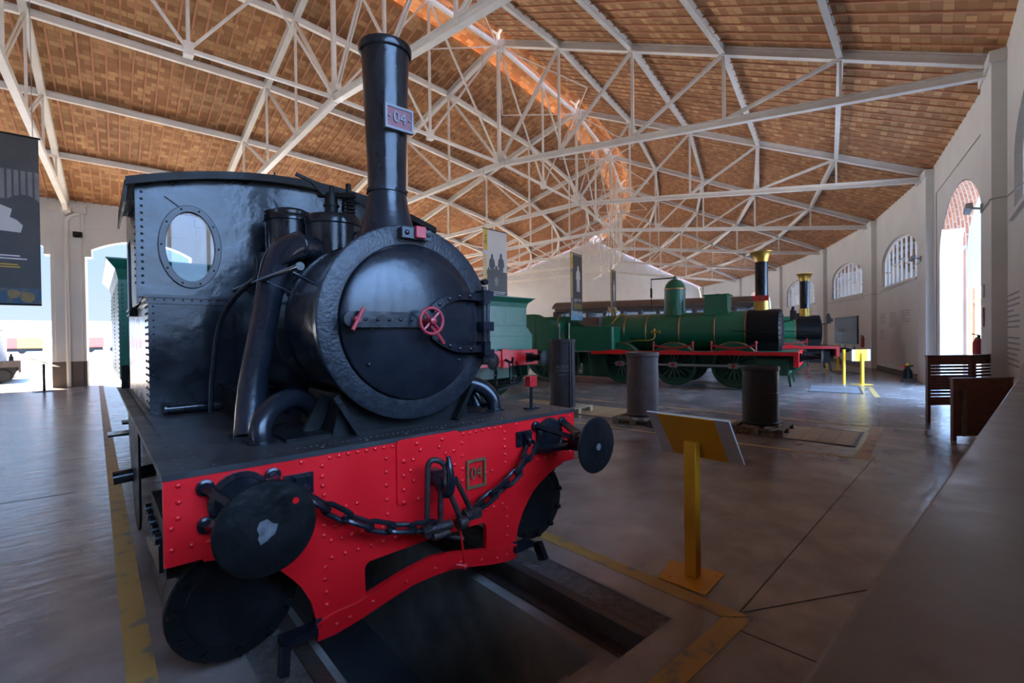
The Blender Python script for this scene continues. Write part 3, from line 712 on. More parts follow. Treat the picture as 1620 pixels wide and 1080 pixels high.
# smokebox, door, boiler
sb = MB(); sb.cyl((0,.16,ZC), (0,.77,ZC), .535, n=64); sb.lathe([(.545,.74),(.545,.775),(.50,.775)], (0,0,ZC), (0,1,0), 64, caps=False)
sb.lathe([(.566,.139),(.572,.145),(.572,.185),(.535,.187)], (0,0,ZC), (0,1,0), 64, caps=False)
smoke = obj('smokebox', sb, 'blackwavy', loco)
rg = MB(); rg.lathe([(.455,.16),(.455,.142),(.462,.137),(.562,.137),(.570,.142),(.570,.18)], (0,0,ZC), (0,1,0), 72, caps=False); obj('smokebox_ring', rg, 'blackring', smoke)
dr = MB(); dr.lathe([(.452,.145),(.450,.120),(.44,.112),(.36,.085),(.25,.062),(.13,.048),(.0,.044)], (0,0,ZC), (0,1,0), 72, caps=False)
for x in (-.31,-.01,.28): dr.rivet((x,.085,1.39), (0,-1,0), .012)
door = obj('smokebox_door', dr, 'black', loco)
sp = MB(); sp.bar((-.42,.045,1.632), (-.02,.02,1.632), .085, .016, (0,-1,0)); sp.lathe([(.042,0),(.042,.03)], (-.425,.06,1.632), (0,-1,0), 20)
for k in range(5): sp.rivet((-.35+k*.066,.033-.004*k,1.632), (0,-1,0), .011)
obj('door_strap', sp, 'black', door)
for sg in (-1, 1):
    b = MB(); pts = bez([(.06,.03,sg*.075),(.13,.028,sg*.122),(.22,.035,sg*.155),(.32,.05,sg*.165),(.47,.085,sg*.165)], 6)
    vs = []; 
    for i in range(len(pts)-1):
        p, q = pts[i], pts[i+1]; b.bar((p.x,p.y,ZC+p.z), (q.x,q.y,ZC+q.z), .046, .016, (0,-1,0))
    for p in pts[4::5]: b.rivet((p.x,p.y-.008,ZC+p.z), (0,-1,0), .015)
    b.box(.45,.50,.04,.14,ZC+sg*.165-.045,ZC+sg*.165+.045)
    obj('hinge_strap', b, 'black', door)
hp = MB(); hp.cyl((.485,.085,1.36), (.485,.085,1.86), .016, n=14); hp.cyl((.525,.10,1.40), (.525,.10,1.84), .014, n=14)
for z in (1.42,1.60,1.80): hp.box(.46,.545,.06,.14,z-.03,z+.03)
obj('hinge_post', hp, 'black', loco)
hw = MB(); hw.torus((.0,-.055,1.625), (0,1,0), .073, .0095, 36, 10); hw.lathe([(.02,0),(.02,.05),(.012,.055)], (0,-.03,1.625), (0,-1,0), 16)
for k in range(4):
    a = PI/4+PI/2*k; hw.tube([(0,-.055,1.625),(.07*math.cos(a),-.055,1.625+.07*math.sin(a))], .008, 8)
hw.cyl((0,.05,1.625), (0,-.03,1.625), .018)
hw.tube([(.0,-.04,1.60),(.045,-.045,1.55),(.085,-.05,1.495)], [.009,.012,.008], 8)
o = obj('hand_wheel', hw, 'darkred', door); o['label'] = 'dull red spoked hand wheel'
hd = MB(); hd.tube([(-.435,.0,1.575),(-.375,.0,1.69)], .011, 10); hd.cyl((-.405,.05,1.632), (-.405,-.0,1.632), .016)
o = obj('door_handle', hd, 'darkred', door); o['label'] = 'short red door handle'
lb = MB(); lb.box(-.105,.085,.075,.135,2.105,2.165); lb.rivet((-.075,.075,2.135), (0,-1,0), .016); lb.rivet((.065,.075,2.135), (0,-1,0), .014)
lamp = obj('lamp_bracket', lb, 'black', loco)
o = obj('lamp_block', MB().box(-.025,.042,.055,.085,2.108,2.178), 'darkred', lamp, bevel=.006); o['label'] = 'small dull red block'
bo = MB(); bo.cyl((0,.77,ZC), (0,2.0,ZC), .492, n=64)
for y in (.80,1.18,1.62): bo.lathe([(.492,0),(.499,.005),(.499,.04),(.492,.045)], (0,y,ZC), (0,1,0), 64, caps=False)
bo.box(-.40,.40,1.2,1.98,.99,1.35)
obj('boiler', bo, 'blackwavy', loco)
sa = MB()
sa.prism([(-.46,.99),(.46,.99),(.40,1.22),(-.40,1.22)], .24, .78)
for s in (-1, 1):
    sa.bar((s*.33,.20,1.0), (s*.46,.20,1.22), .03, .05, (0,1,0)); sa.box(s*.55-.14, s*.55+.14, .25, .80, .992, 1.012)
    sa.bar((s*.52,.42,1.0), (s*.42,.42,1.2), .08, .03, (0,1,0))
obj('saddle', sa, 'blackmat', loco)
for s in (-1, 1):
    sbx = MB(); sbx.box(s*.61-.11,s*.61+.11,1.30,1.75,.993,1.19); sbx.box(s*.61-.13,s*.61+.13,1.28,1.77,1.19,1.205); obj('sand_trap', sbx, 'blackmat', loco)
# chimney
ch = MB(); ch.lathe([(.205,2.06),(.20,2.13),(.178,2.20),(.155,2.27),(.138,2.34),(.126,2.41),(.120,2.448),(.127,2.452),(.127,2.475),(.119,2.478),(.122,2.62),(.130,2.85),(.138,3.08),(.146,3.28),(.150,3.325),(.162,3.335),(.166,3.355),(.164,3.380),(.148,3.388),(.135,3.36),(.125,2.9)], (0,.46,0), (0,0,1), 48, caps=False)
for k in range(8):
    a = 2*PI*k/8; ch.rivet((.13*math.cos(a),.46+.13*math.sin(a),2.463), (math.cos(a),math.sin(a),0), .009)
chim = obj('chimney', ch, 'black', loco)
cp = MB(); cp.box(-.083,.103,.305,.322,2.815,2.955); cp_ = obj('chimney_plate', cp, 'platered', chim)
ct = MB(); ct.curve([[(-.086,2.812),(.106,2.812),(.106,2.958),(-.086,2.958)], [(-.072,2.826),(.092,2.826),(.092,2.944),(-.072,2.944)]], .024, XZ(.311))
ct.text('04', .098, .01, XZ(.301, .010, 2.885), .92); ct.box(-.066,-.052,.296,.306,2.882,2.892); ct.box(.072,.086,.296,.306,2.882,2.892)
o = obj('plate_number', ct, 'plategrey', chim); o['label'] = 'grey raised border and number 04 on the chimney plate'
# domes
d1 = MB(); d1.lathe([(.205,1.95),(.208,2.40),(.216,2.41),(.216,2.455),(.205,2.475),(.0,2.482)], (0,1.37,0), (0,0,1), 44, caps=False); d1.torus((.13,1.19,2.30), (.4,-1,0), .045, .014); dome = obj('steam_dome', d1, 'black', loco)
d2 = MB(); d2.lathe([(.182,1.85),(.183,2.45),(.197,2.455),(.197,2.49),(.190,2.50),(.192,2.522),(.16,2.535),(.12,2.555),(.0,2.57)], (-.235,1.66,0), (0,0,1), 44, caps=False); obj('sand_dome', d2, 'black', loco)
sv = MB(); sv.cyl((-.02,1.36,2.47), (-.02,1.36,2.66), .048, n=20); sv.cyl((-.02,1.36,2.56), (-.02,1.36,2.575), .06, n=20)
sv.cyl((.085,1.28,2.44), (.085,1.28,2.74), .016, n=12); sv.cyl((.085,1.28,2.63), (.085,1.28,2.735), .022, n=12)
sv.tube([(.085+.045*math.cos(a*PI/6), 1.28+.045*math.sin(a*PI/6), 2.47+.0022*a) for a in range(61)], .0095, 8)
sv.lathe([(.02,2.61),(.05,2.61),(.035,2.63)], (.085,1.28,0), (0,0,1), 16)
sv.bar((-.10,1.42,2.655), (.13,1.24,2.645), .05, .035); sv.prism([(-.09,2.64),(.0,2.66),(.0,2.715),(-.17,2.74),(-.17,2.715)], 1.35, 1.37)
sv.bar((-.16,1.36,2.728), (-.28,1.37,2.765), .022, .022); sv.bar((.10,1.27,2.65), (.22,1.22,2.575), .03, .035); sv.cyl((.22,1.20,2.575), (.22,1.24,2.575), .022); sv.cyl((-.02,1.36,2.66), (-.02,1.36,2.725), .02)
sv.prism([(.0,2.66),(.085,2.70),(.085,2.66)], 1.28, 1.30)
obj('safety_valve', sv, 'blackmat', loco)
# outside steam pipe and rails
spp = [(-.795,.575,.99),(-.742,.70,1.264),(-.686,.80,1.443),(-.600,.95,1.72),(-.525,1.075,1.96),(-.46,1.15,2.09),(-.38,1.20,2.175),(-.28,1.25,2.205),(-.15,1.32,2.18)]
P_ = bez(spp, 6); rr = [.078+.016*max(0, min(1, (i/len(P_)-.35)/.25)) for i in range(len(P_))]
for s in (-1, 1):
    b = MB(); b.tube([(-s*p.x, p.y, p.z) for p in P_], rr, 20); b.lathe([(.10,0),(.10,.018)], (-s*-.795,.575,.992), (0,0,1), 20)
    q = P_[40]; b.torus((-s*q.x,q.y,q.z), (-s*(P_[41].x-P_[39].x), P_[41].y-P_[39].y, P_[41].z-P_[39].z), .092, .012)
    obj('steam_pipe', b, 'blackwavy', loco)
    h = MB(); h.cyl((s*.615,.24,1.912), (s*.615,1.75,1.912), .016, n=12)
    for y in (.42,.95,1.55):
        h.cyl((s*.615,y,1.912), (s*.44,y,1.83), .011, n=10); h.lathe([(.03,0),(.03,.015)], (s*.45,y,1.835), (s,0,.4), 10)
    for y in (.24,1.75): h.lathe([(.022,-.012),(.022,.012)], (s*.615,y,1.912), (0,1,0), 12)
    obj('handrail', h, 'black', loco)
    v = MB(); v.tube(bez([(s*.80,1.70,.99),(s*.785,1.68,1.30),(s*.755,1.60,1.62),(s*.70,1.45,1.80),(s*.62,1.25,1.92),(s*.50,1.05,2.03),(s*.36,.95,2.10)], 6), .019, 12); obj('sand_pipe', v, 'black', loco)
    f = MB(); f.cyl((s*.50,1.60,1.98), (s*.50,1.60,2.14), .02); f.cyl((s*.44,1.66,2.0), (s*.44,1.66,2.2), .025); f.box(s*.40-.06, s*.40+.06, 1.55, 1.75, 1.95, 2.0); obj('feed_valve', f, 'blackmat', loco)
# cab
YF = 1.955
def roofz(x): return 2.865-x*x/7.0
cb = MB()
ol = [(-1.13,.99),(1.13,.99),(1.13,1.85),(1.195,1.85)] + [(1.195-2.39*k/16, roofz(1.195-2.39*k/16)-.01) for k in range(17)] + [(-1.195,1.85),(-1.13,1.85)]
def oval(cx, cz, rx, rz, n=32): return [(cx+rx*math.cos(2*PI*k/n), cz+rz*math.sin(2*PI*k/n)) for k in range(n)]
cb.curve([ol, oval(-.87,2.235,.165,.272), oval(.87,2.235,.165,.272)], .014, XZ(YF))
for s in (-1, 1):
    for k in range(14): cb.rivet((s*1.16, YF-.007, 1.95+k*.05), (0,-1,0), .010)
    cb.bar((s*1.02,YF-.02,2.60), (s*.88,YF-.015,2.50), .012, .02)
cf = obj('cab_front', cb, 'blackwavy', loco)
for s in (-1, 1):
    w = MB(); w.curve([oval(s*.87,2.235,.197,.308), oval(s*.87,2.235,.160,.266)], .028, XZ(YF-.012), .004)
    for k in range(10):
        a = 2*PI*k/10; w.rivet((s*.87+.181*math.cos(a), YF-.030, 2.235+.288*math.sin(a)), (0,-1,0), .008)
    fr_ = obj('cab_window', w, 'black', cf)
    g = MB(); g.curve([oval(s*.87,2.235,.165,.272)], .004, XZ(YF)); obj('pane', g, 'cabglass', cf)
for s in (-1, 1):
    sdp = MB(); T = Matrix(((0,0,1,s*1.19),(1,0,0,0),(0,1,0,0),(0,0,0,1)))
    sdp.curve([[(YF,1.80),(2.45,1.80),(2.52,1.90),(2.52,2.25),(2.60,2.36),(2.95,2.36),(2.95,1.80),(3.1,1.80),(3.1,2.64),(YF,2.64)]], .014, T)
    for k in range(13): sdp.rivet((s*1.197, YF+.035, 1.95+k*.05), (s,0,0), .009)
    obj('cab_side', sdp, 'black', loco)
cr = MB(); cr.curve([[(-1.13,.99),(1.13,.99),(1.13,1.75),(1.19,1.75),(1.19,2.62),(.98,2.66),(.98,1.80),(.30,1.80),(.25,2.80),(-.25,2.80),(-.30,1.80),(-.98,1.80),(-.98,2.66),(-1.19,2.62),(-1.19,1.75),(-1.13,1.75)]], .014, XZ(3.09)); obj('cab_rear', cr, 'blackmat', loco)
rf = MB(); xs = [-1.25+2.5*k/24 for k in range(25)]
poly = [(x, roofz(x)-.004) for x in xs] + [(x, roofz(x)+.022) for x in reversed(xs)]
rf.prism(poly, 1.86, 3.14)
poly = [(x, roofz(x)-.03) for x in xs] + [(x, roofz(x)+.026) for x in reversed(xs)]
rf.prism(poly, 1.85, 1.875)
for s in (-1, 1): rf.prism([(s*1.235,2.65),(s*1.255,2.65),(s*1.262,2.50),(s*1.25,2.495)], 1.88, 2.95)
obj('cab_roof', rf, 'blackmat', loco)
lf = MB(); lf.bar((-.29,1.95,2.905), (-.13,1.95,2.905), .010, .010); lf.cyl((-.27,1.95,2.86), (-.27,1.95,2.93), .007); obj('roof_rod', lf, 'blackmat', loco)
for s in (-1, 1):
    tk = MB(); tk.box(min(s*1.135,s*.60), max(s*1.135,s*.60), 1.935, 4.4, .993, 1.845)
    tk.box(min(s*1.155,s*.585), max(s*1.155,s*.585), 1.915, 4.42, 1.845, 1.868); tk.box(min(s*1.15,s*.59), max(s*1.15,s*.59), 1.92, 4.42, 1.80, 1.815)
    tk.bar((s*.60,1.932,.993), (s*.60,1.932,1.845), .05, .012, (0,1,0))
    for k in range(16): tk.rivet((s*1.105, 1.935, 1.03+k*.05), (0,-1,0), .007); tk.rivet((s*1.135, 1.965, 1.03+k*.05), (s,0,0), .010); tk.rivet((s*1.135, 2.12, 1.03+k*.05), (s,0,0), .010)
    for k in range(9): tk.rivet((s*(.64+k*.057), 1.935, 1.832), (0,-1,0), .007)
    obj('side_tank', tk, 'black', loco)
bp = MB(); bp.cyl((-1.05,1.86,1.035), (-.42,1.86,1.035), .035, n=16); bp.cyl((-1.06,1.86,1.035), (-1.045,1.86,1.035), .055, n=16); bp.cyl((-.76,1.86,1.035), (-.72,1.86,1.035), .05, n=16); obj('balance_pipe', bp, 'black', loco)
fpst = thing('marker_post', 'short black post with red box head on the right front corner of the black locomotive', 'marker post', (1.007,.2,.993))
pb = MB(); pb.box(-.055,.055,-.03,.03,0,.012); pb.rivet((-.04,0,.012), (0,0,1), .011); pb.rivet((.04,0,.012), (0,0,1), .011); pb.cyl((0,0,.01), (0,0,.17), .0125, n=12); obj('post', pb, 'black', fpst)
o = obj('head', MB().box(-.036,.036,-.03,.03,.165,.245), 'redflat', fpst, bevel=.005); o['label'] = 'red box head'
# ------------------------------------------------------------------ tenders
def tender(label, loc, rz, length, hw, mbody, wheels, stepped, nosp=10, mbeam='red', wb=1.27):
    # local: end facing -y at y = 0
    t = thing('tender', label, 'tender', loc, rz)
    b = MB()
    if stepped:
        b.prism([(-hw,1.20),(hw,1.20),(hw,1.57),(hw-.17,1.74),(-hw+.17,1.74),(-hw,1.57)], .06, length)
        u = hw-.17; cx = [(u,1.74),(u,2.25),(u+.03,2.36),(u+.15,2.47)]
    else:
        b.prism([(-hw,1.0),(hw,1.0),(hw,2.0),(-hw,2.0)], .06, length); u = hw; cx = [(u,2.0),(u,2.38),(u+.03,2.52),(u+.12,2.64)]
    for (x0,z0),(x1,z1) in zip(cx[:-1], cx[1:]):
        d0, d1 = x0-u, x1-u
        o = len(b.v)
        b.v += [(-x0,.10-d0,z0),(x0,.10-d0,z0),(x0,length+d0,z0),(-x0,length+d0,z0),(-x1,.10-d1,z1),(x1,.10-d1,z1),(x1,length+d1,z1),(-x1,length+d1,z1)]
        b.f += [(o+k, o+(k+1) % 4, o+4+(k+1) % 4, o+4+k) for k in range(4)]
    x1, z1 = cx[-1]; d1 = x1-u
    b.box(-x1-.01, x1+.01, .08-d1, length+d1+.02, z1, z1+.02)
    zb = 1.24 if stepped else 1.04
    for k in range(26):
        x = -hw+.04+(2*hw-.08)*k/25; b.rivet((x,.06,zb), (0,-1,0), .013); 
        if stepped: b.rivet((x*.84,.10,1.80), (0,-1,0), .013); b.rivet((x,.06,1.54), (0,-1,0), .013)
    zz = 1.1
    while zz < 2.35:
        for s in (-1, 1):
            xx = hw if (not stepped or zz < 1.55) else u
            b.rivet((s*(xx-.04), .06 if xx == hw else .10, zz), (0,-1,0), .013)
            for yy in (.14, length*.5, length-.1): b.rivet((s*xx, yy, zz), (s,0,0), .013)
        zz += .06
    obj('tank', b, mbody, t)
    bb = MB(); bb.box(-wb,wb,0,.06,.82,1.20); bb.box(-.12,.12,-.03,0,.78,1.24); obj('buffer_beam', bb, mbeam, t, bevel=.01)
    buffer_set(t, (-.93,.93), 0, 1.0, -1, 'blackmat', .19, .52)
    hk = MB(); hk.tube(bez([(0,-.03,.98),(0,-.16,.93),(0,-.24,.95),(0,-.25,1.05)], 5), .03, 10); hk.tube([(-.06,-.2,.96),(-.06,-.22,.45)], .018); hk.tube([(.06,-.2,.96),(.06,-.22,.45)], .018); hk.cyl((-.1,-.22,.45),(.1,-.22,.45), .03)
    obj('coupling', hk, 'blackmat', t)
    for s in (-1, 1): obj('side_chain', chain([(s*.4,-.03,.90),(s*.42,-.1,.7),(s*.44,-.08,.5)]), 'blackmat', t)
    f = MB()
    for s in (-1, 1): f.box(s*.95-.02, s*.95+.02, .06, length, .55, 1.0)
    f.box(-.9,.9,.4,.44,.5,1.0); obj('frame', f, 'greendk', t)
    for y in wheels:
        for s in (-1, 1): wheel('wheel', (s*.78, y, .47), .44, t, 'greendk', nsp=nosp, side=s, cw=False)
    pp = MB(); pp.cyl((-.15,.12,.43),(.3,-.12,.45), .05); pp.bar((.5,-.1,.40),(-.4,-.12,.30), .03, .05)
    for s in (-1, 1): pp.box(s*1.0-.15, s*1.0+.15, .3, .6, .35, .38); pp.bar((s*1.05,.45,.38),(s*1.05,.45,1.0), .03, .03)
    obj('brake_gear', pp, 'blackmat', t)
    return t
p = bayloc(7.5, 0, 8.58); tender('green tender with flared top and red beam, right beside the black smokebox', p, R(7.5), 3.6, 1.12, 'greengrey', (.95,2.6), True)
tender('green tender with flared top standing behind the black cab on the left', (0,6.0,0), 0, 3.6, 1.17, 'greengrey', (.9,2.6), False, mbeam='blackmat', wb=1.16)

# ------------------------------------------------------------------ locomotives with brass topped chimneys
def big_loco(label, th, lat0, y0, ends, full, nm=None):
    # local frame: y inward from the outer wall, front at y0; lat0 shifts the track
    t = thing('steam_locomotive', label, 'locomotive', bayloc(th, lat0, 0), R(th))
    zc, rb = 1.62, .58
    Y = lambda a: y0+a
    b = MB(); b.cyl((0,Y(1.22),zc), (0,Y(5.5),zc), rb, n=48)
    b.prism([(-rb,.75),(rb,.75),(rb,zc)]+[(rb*math.cos(R(a)), zc+rb*math.sin(R(a))) for a in range(0,181,12)]+[(-rb,zc)], Y(4.6), Y(5.6))
    bl = obj('boiler', b, 'green' if full else 'greenlite', t)
    for y in (1.25,2.05,3.05,4.05,4.75): obj('band', MB().lathe([(rb,0),(rb+.006,.004),(rb+.006,.03),(rb,.034)], (0,Y(y),zc), (0,1,0), 48, caps=False), 'copper', bl)
    s = MB(); s.lathe([(.0,.36),(.45,.37),(rb-.02,.42),(rb+.02,.44),(rb+.02,1.22),(rb,1.23)], (0,y0,zc), (0,1,0), 48, caps=False)
    s.box(-.5,.5,Y(.45),Y(1.2),.8,1.3)
    for q in range(26):
        a = 2*PI*q/26; s.rivet((.56*math.cos(a), Y(.425), zc+.56*math.sin(a)), (0,-1,0), .02, .03)
    obj('smokebox', s, 'blackmat', t)
    c = MB(); c.lathe([(.19,2.1),(.185,2.40),(.165,2.44),(.17,3.58)], (0,Y(.90),0), (0,0,1), 32, caps=False); ch = obj('chimney', c, 'black', t)
    c2 = MB(); c2.lathe([(.22,2.14),(.20,2.25),(.19,2.47),(.172,2.49)], (0,Y(.90),0), (0,0,1), 32, caps=False); obj('chimney_base', c2, 'brass', ch); c2 = MB()
    c2.lathe([(.172,3.56),(.178,3.60),(.19,3.66),(.22,3.74),(.26,3.80),(.30,3.825),(.30,3.845),(.25,3.85),(.16,3.66)], (0,Y(.90),0), (0,0,1), 36, caps=False)
    o = obj('chimney_cap', c2, 'brass', ch); o['label'] = 'polished brass flare of the chimney'
    if full:
        Tp = Matrix(((0,0,-1,-.195),(-1,0,0,Y(.90)),(0,1,0,2.525),(0,0,0,1)))
        n = MB(); n.curve([[(-.20,-.075),(.20,-.075),(.20,.075),(-.20,.075)]], .012, Tp); pl = obj('chimney_plate', n, 'redflat', ch)
        n = MB(); Tt = Matrix(((0,0,-1,-.205),(-1,0,0,Y(.90)),(0,1,0,2.525),(0,0,0,1)))
        n.text('168', .13, .006, Tt); o = obj('plate_number', n, 'dullbrass', ch); o['label'] = 'brass digits on the red chimney plate'
    # footplate, beam, buffers
    f = MB(); f.box(-1.25,1.25,Y(0),Y(5.6),1.03,1.055); fo = obj('footplate', f, 'greendk', t)
    v = MB()
    for sg in (-1, 1):
        v.box(sg*1.25-.012, sg*1.25+.012, Y(-.02), Y(5.6), .955, 1.05)
        for yc in (1.49,3.11,4.75)[:3 if full else 2]:
            pts = [(Y(yc)+.42*a/8, 1.05+.045*math.cos(PI/2*a/8)) for a in range(-8, 9)]
            v.prism(pts+[(p_[0], 1.0) for p_ in reversed(pts)], sg*1.25-.014, sg*1.25+.014, 'YZ')
    obj('valance', v, 'red', t)
    bb = MB(); bb.box(-1.25,1.25,Y(-.06),Y(.06),.66,1.05); obj('buffer_beam', bb, 'red', t, bevel=.01)
    buffer_set(t, (-.9,.9), Y(-.06), .90, -1, 'blackmat', .2, .50)
    hk = MB(); hk.tube(bez([(0,Y(-.06),.88),(0,Y(-.2),.84),(0,Y(-.26),.95)], 5), .03, 10); hk.tube([(0,Y(-.2),.84),(0,Y(-.25),.35)], .02); hk.cyl((-.1,Y(-.25),.35),(.1,Y(-.25),.35), .03)
    obj('coupling', hk, 'blackmat', t)
    w = MB(); w.tube([(-.25,Y(-.22),.62),(-.25,Y(-.25),.30)], .008, 6); w.lathe([(.0,-.03),(.03,0),(.0,.03)], (-.25,Y(-.25),.28), (0,0,1), 10); obj('coupling_weight', w, 'redflat', t)
    fr = MB()
    for sg in (-1, 1): fr.box(sg*.62-.015, sg*.62+.015, Y(.05), Y(5.6), .55, 1.03)
    fr.box(-.9,.9,Y(.2),Y(.9),.42,.85)
    for sg in (-1, 1): fr.bar((sg*.8,Y(.25),.8),(sg*.8,Y(.15),.12), .05, .06)
    obj('frame', fr, 'greendk' if full else 'blackmat', t)
    for yc in ((1.49,3.11,4.73) if full else (1.49,3.11)):
        for sg in (-1, 1):
            wheel('wheel', (sg*.84, Y(yc), .645), .59, t, 'greendk', nsp=16, side=sg)
            sp_ = MB(); prof = [(Y(yc)+.66*math.cos(R(a)), .645+.66*math.sin(R(a))) for a in range(38, 143, 8)]
            sp_.prism(prof+[(Y(yc)-.5,1.05),(Y(yc)+.5,1.05)], sg*.70, sg*1.02, 'YZ'); so = obj('splasher', sp_, 'green', t)
            rm_ = MB(); rm_.tube([(sg*1.02,a,b_) for a, b_ in prof], .014, 6); obj('splasher_rim', rm_, 'copper', so)
    for sg in (-1, 1):
        r = MB(); r.box(sg*1.0-.02, sg*1.0+.02, Y(1.3), Y(4.9 if full else 3.3), .62, .68)
        for yc in ((1.49,3.11,4.73) if full else (1.49,3.11)): r.box(sg*1.0-.035, sg*1.0+.035, Y(yc)-.12, Y(yc)+.12, .58, .72)
        ro_ = obj('coupling_rod', r, 'steel', t)
        q = MB()
        for yc in ((1.49,3.11,4.73) if full else (1.49,3.11)): q.cyl((sg*.98,Y(yc),.65),(sg*1.06,Y(yc),.65), .055, n=14)
        obj('crank_pin', q, 'redflat', ro_)
        if full or sg < 0:
            for yc in (1.49,3.11):
                b = MB()
                for dy in (-.56,.56):
                    b.tube([(sg*1.05,Y(yc+dy),1.04),(sg*1.05,Y(yc+dy),1.30)], .022, 10); b.lathe([(.0,.04),(.035,.02),(.035,-.02),(.0,-.04)], (sg*1.05,Y(yc+dy),1.30), (0,0,1), 10)
                b.bar((sg*1.05,Y(yc-.56),1.22),(sg*1.05,Y(yc),1.13), .02, .05); b.bar((sg*1.05,Y(yc+.56),1.22),(sg*1.05,Y(yc),1.13), .02, .05)
                obj('spring_hanger', b, 'redflat', t)
    h = MB()
    h.tube([(-.64,Y(.5),1.55),(-.66,Y(1.2),1.60),(-.66,Y(1.6),1.62)], .014, 8); obj('handrail', h, 'blackmat', t)
    lp = MB(); lp.box(-.07,.07,Y(.05),Y(.20),1.9,2.15); lp.lathe([(.08,2.15),(.05,2.22),(.05,2.26),(.0,2.28)], (0,Y(.12),0), (0,0,1), 14); lp.cyl((0,Y(.05),2.02),(0,Y(-.02),2.02), .06); lp.cyl((0,Y(.12),1.9),(0,Y(.4),1.85), .02); obj('front_lamp', lp, 'iron', t)
    if not full: return t
    d = MB(); d.lathe([(.36,2.12),(.345,2.20),(.315,2.30),(.315,2.92),(.33,2.93),(.33,2.96),(.312,2.97),(.28,3.08),(.2,3.19),(.1,3.25),(.06,3.26),(.06,3.30),(.0,3.31)], (0,Y(3.31),0), (0,0,1), 36, caps=False); dm = obj('steam_dome', d, 'green', t)
    k = MB(); k.lathe([(.316,2.925),(.334,2.93),(.334,2.958),(.315,2.965)], (0,Y(3.31),0), (0,0,1), 36, caps=False); obj('band', k, 'copper', dm)
    l = MB(); l.bar((0,Y(3.25),3.30),(0,Y(4.05),3.31), .03, .04); l.tube([(0,Y(4.05),3.33),(0,Y(4.05),2.25)], .012, 8); l.cyl((0,Y(4.05),2.72),(0,Y(4.05),3.02), .035); l.cyl((0,Y(3.31),3.28),(0,Y(3.31),3.36), .03); obj('safety_lever', l, 'iron', t)
    x = MB(); x.box(-.30,.30,Y(1.74),Y(2.38),2.08,2.66); x.box(-.34,.34,Y(1.70),Y(2.42),2.66,2.70); x.box(-.32,.32,Y(1.72),Y(2.40),2.08,2.24); x.cyl((0,Y(2.06),2.70),(0,Y(2.06),2.74), .03); obj('sandbox', x, 'green', t, bevel=.008)
    for sg in (-1, 1):
        cs = MB(); pts = [(Y(4.95),1.05),(Y(4.95),1.72),(Y(5.02),1.80),(Y(5.15),1.82),(Y(6.35),1.82),(Y(6.35),1.05)]
        cs.prism(pts, sg*1.22-.01, sg*1.22+.01, 'YZ'); cs.cyl((sg*1.13,Y(4.97),1.05),(sg*1.13,Y(4.97),1.80), .10, n=20); cs.box(min(sg*.6,sg*1.13),max(sg*.6,sg*1.13),Y(4.87),Y(4.90),1.05,1.79)
        obj('cab_side', cs, 'green', t)
    cf = MB(); cf.box(-1.15,1.15,Y(4.9),Y(6.4),1.0,1.03); cf.box(-.55,.55,Y(5.55),Y(5.62),1.0,2.15); cf.cyl((-.2,Y(5.63),2.0),(.2,Y(5.63),2.0), .03)
    for sg in (-1,): 
        cf.tube([(-1.2,Y(6.38),1.0),(-1.2,Y(6.38),1.95)], .018, 8); cf.tube([(-1.2,Y(6.75),1.0),(-1.2,Y(6.75),1.95)], .018, 8)
        cf.tube(bez([(-1.2,Y(6.38),1.3),(-1.2,Y(6.55),1.24),(-1.2,Y(6.75),1.3)], 5), .012, 6); cf.bar((-1.1,Y(6.6),1.2),(-1.1,Y(6.7),1.7), .03, .05)
    obj('cab_floor', cf, 'steel', t)
    g = MB()
    for xx in (-.28,.28): g.lathe([(.10,0),(.105,.02),(.08,.05),(.0,.055)], (xx,Y(5.36),2.38), (0,1,-.1), 24); g.tube([(xx,Y(5.36),2.3),(xx,Y(5.4),2.1)], .015, 8)
    gg = obj('gauge', g, 'iron', t)
    g = MB()
    for xx in (-.28,.28): g.lathe([(.105,-.01),(.112,.0),(.112,.02),(.10,.025)], (xx,Y(5.36),2.38), (0,1,-.1), 24)
    g.tube(bez([(-.5,Y(5.2),1.9),(-.45,Y(5.1),2.05),(-.3,Y(5.0),2.2),(-.1,Y(4.95),2.22)], 6), .025, 10); g.tube(bez([(-.70,Y(4.9),1.30),(-.75,Y(4.7),1.28),(-.80,Y(4.3),1.36),(-.80,Y(3.9),1.36),(-.74,Y(3.75),1.42),(-.70,Y(3.72),1.58)], 6), .02, 10)
    g.cyl((-.70,Y(3.62),1.62),(-.70,Y(3.85),1.62), .03); g.lathe([(.06,0),(.06,.02)], (-.70,Y(3.58),1.62), (0,1,0), 14); g.cyl((-.70,Y(3.75),1.52),(-.70,Y(3.75),1.72), .025)
    obj('brass_fitting', g, 'brass', t)
    g = MB(); g.bar((-.6,Y(5.75),2.02),(.4,Y(5.75),2.02), .02, .03)
    for xx in (-.6,.4): g.lathe([(.0,-.04),(.03,0),(.0,.04)], (xx,Y(5.75),2.02), (1,0,0), 10)
    g.torus((-.1,Y(5.72),2.0), (0,1,0), .10, .012); obj('red_valve', g, 'redflat', t)
    ab = MB(); ab.box(-.62,-.2,Y(5.3),Y(6.2),.18,.9); ab.box(.2,.62,Y(5.3),Y(6.2),.18,.9); ab.box(-1.2,-1.1,Y(5.6),Y(6.2),.25,.3); ab.bar((-1.15,Y(5.7),.3),(-1.15,Y(5.7),1.0), .04, .04); ab.bar((-1.15,Y(6.1),.3),(-1.15,Y(6.1),1.0), .04, .04); obj('ash_pan', ab, 'greendk', t)
    return t
big_loco('green locomotive with brass flared chimney and tall dome, behind the drums', 15, 0, 3.24, None, True)
big_loco('black fronted green locomotive half hidden behind the front of the larger green one', 22.5, 0, 2.0, None, False)
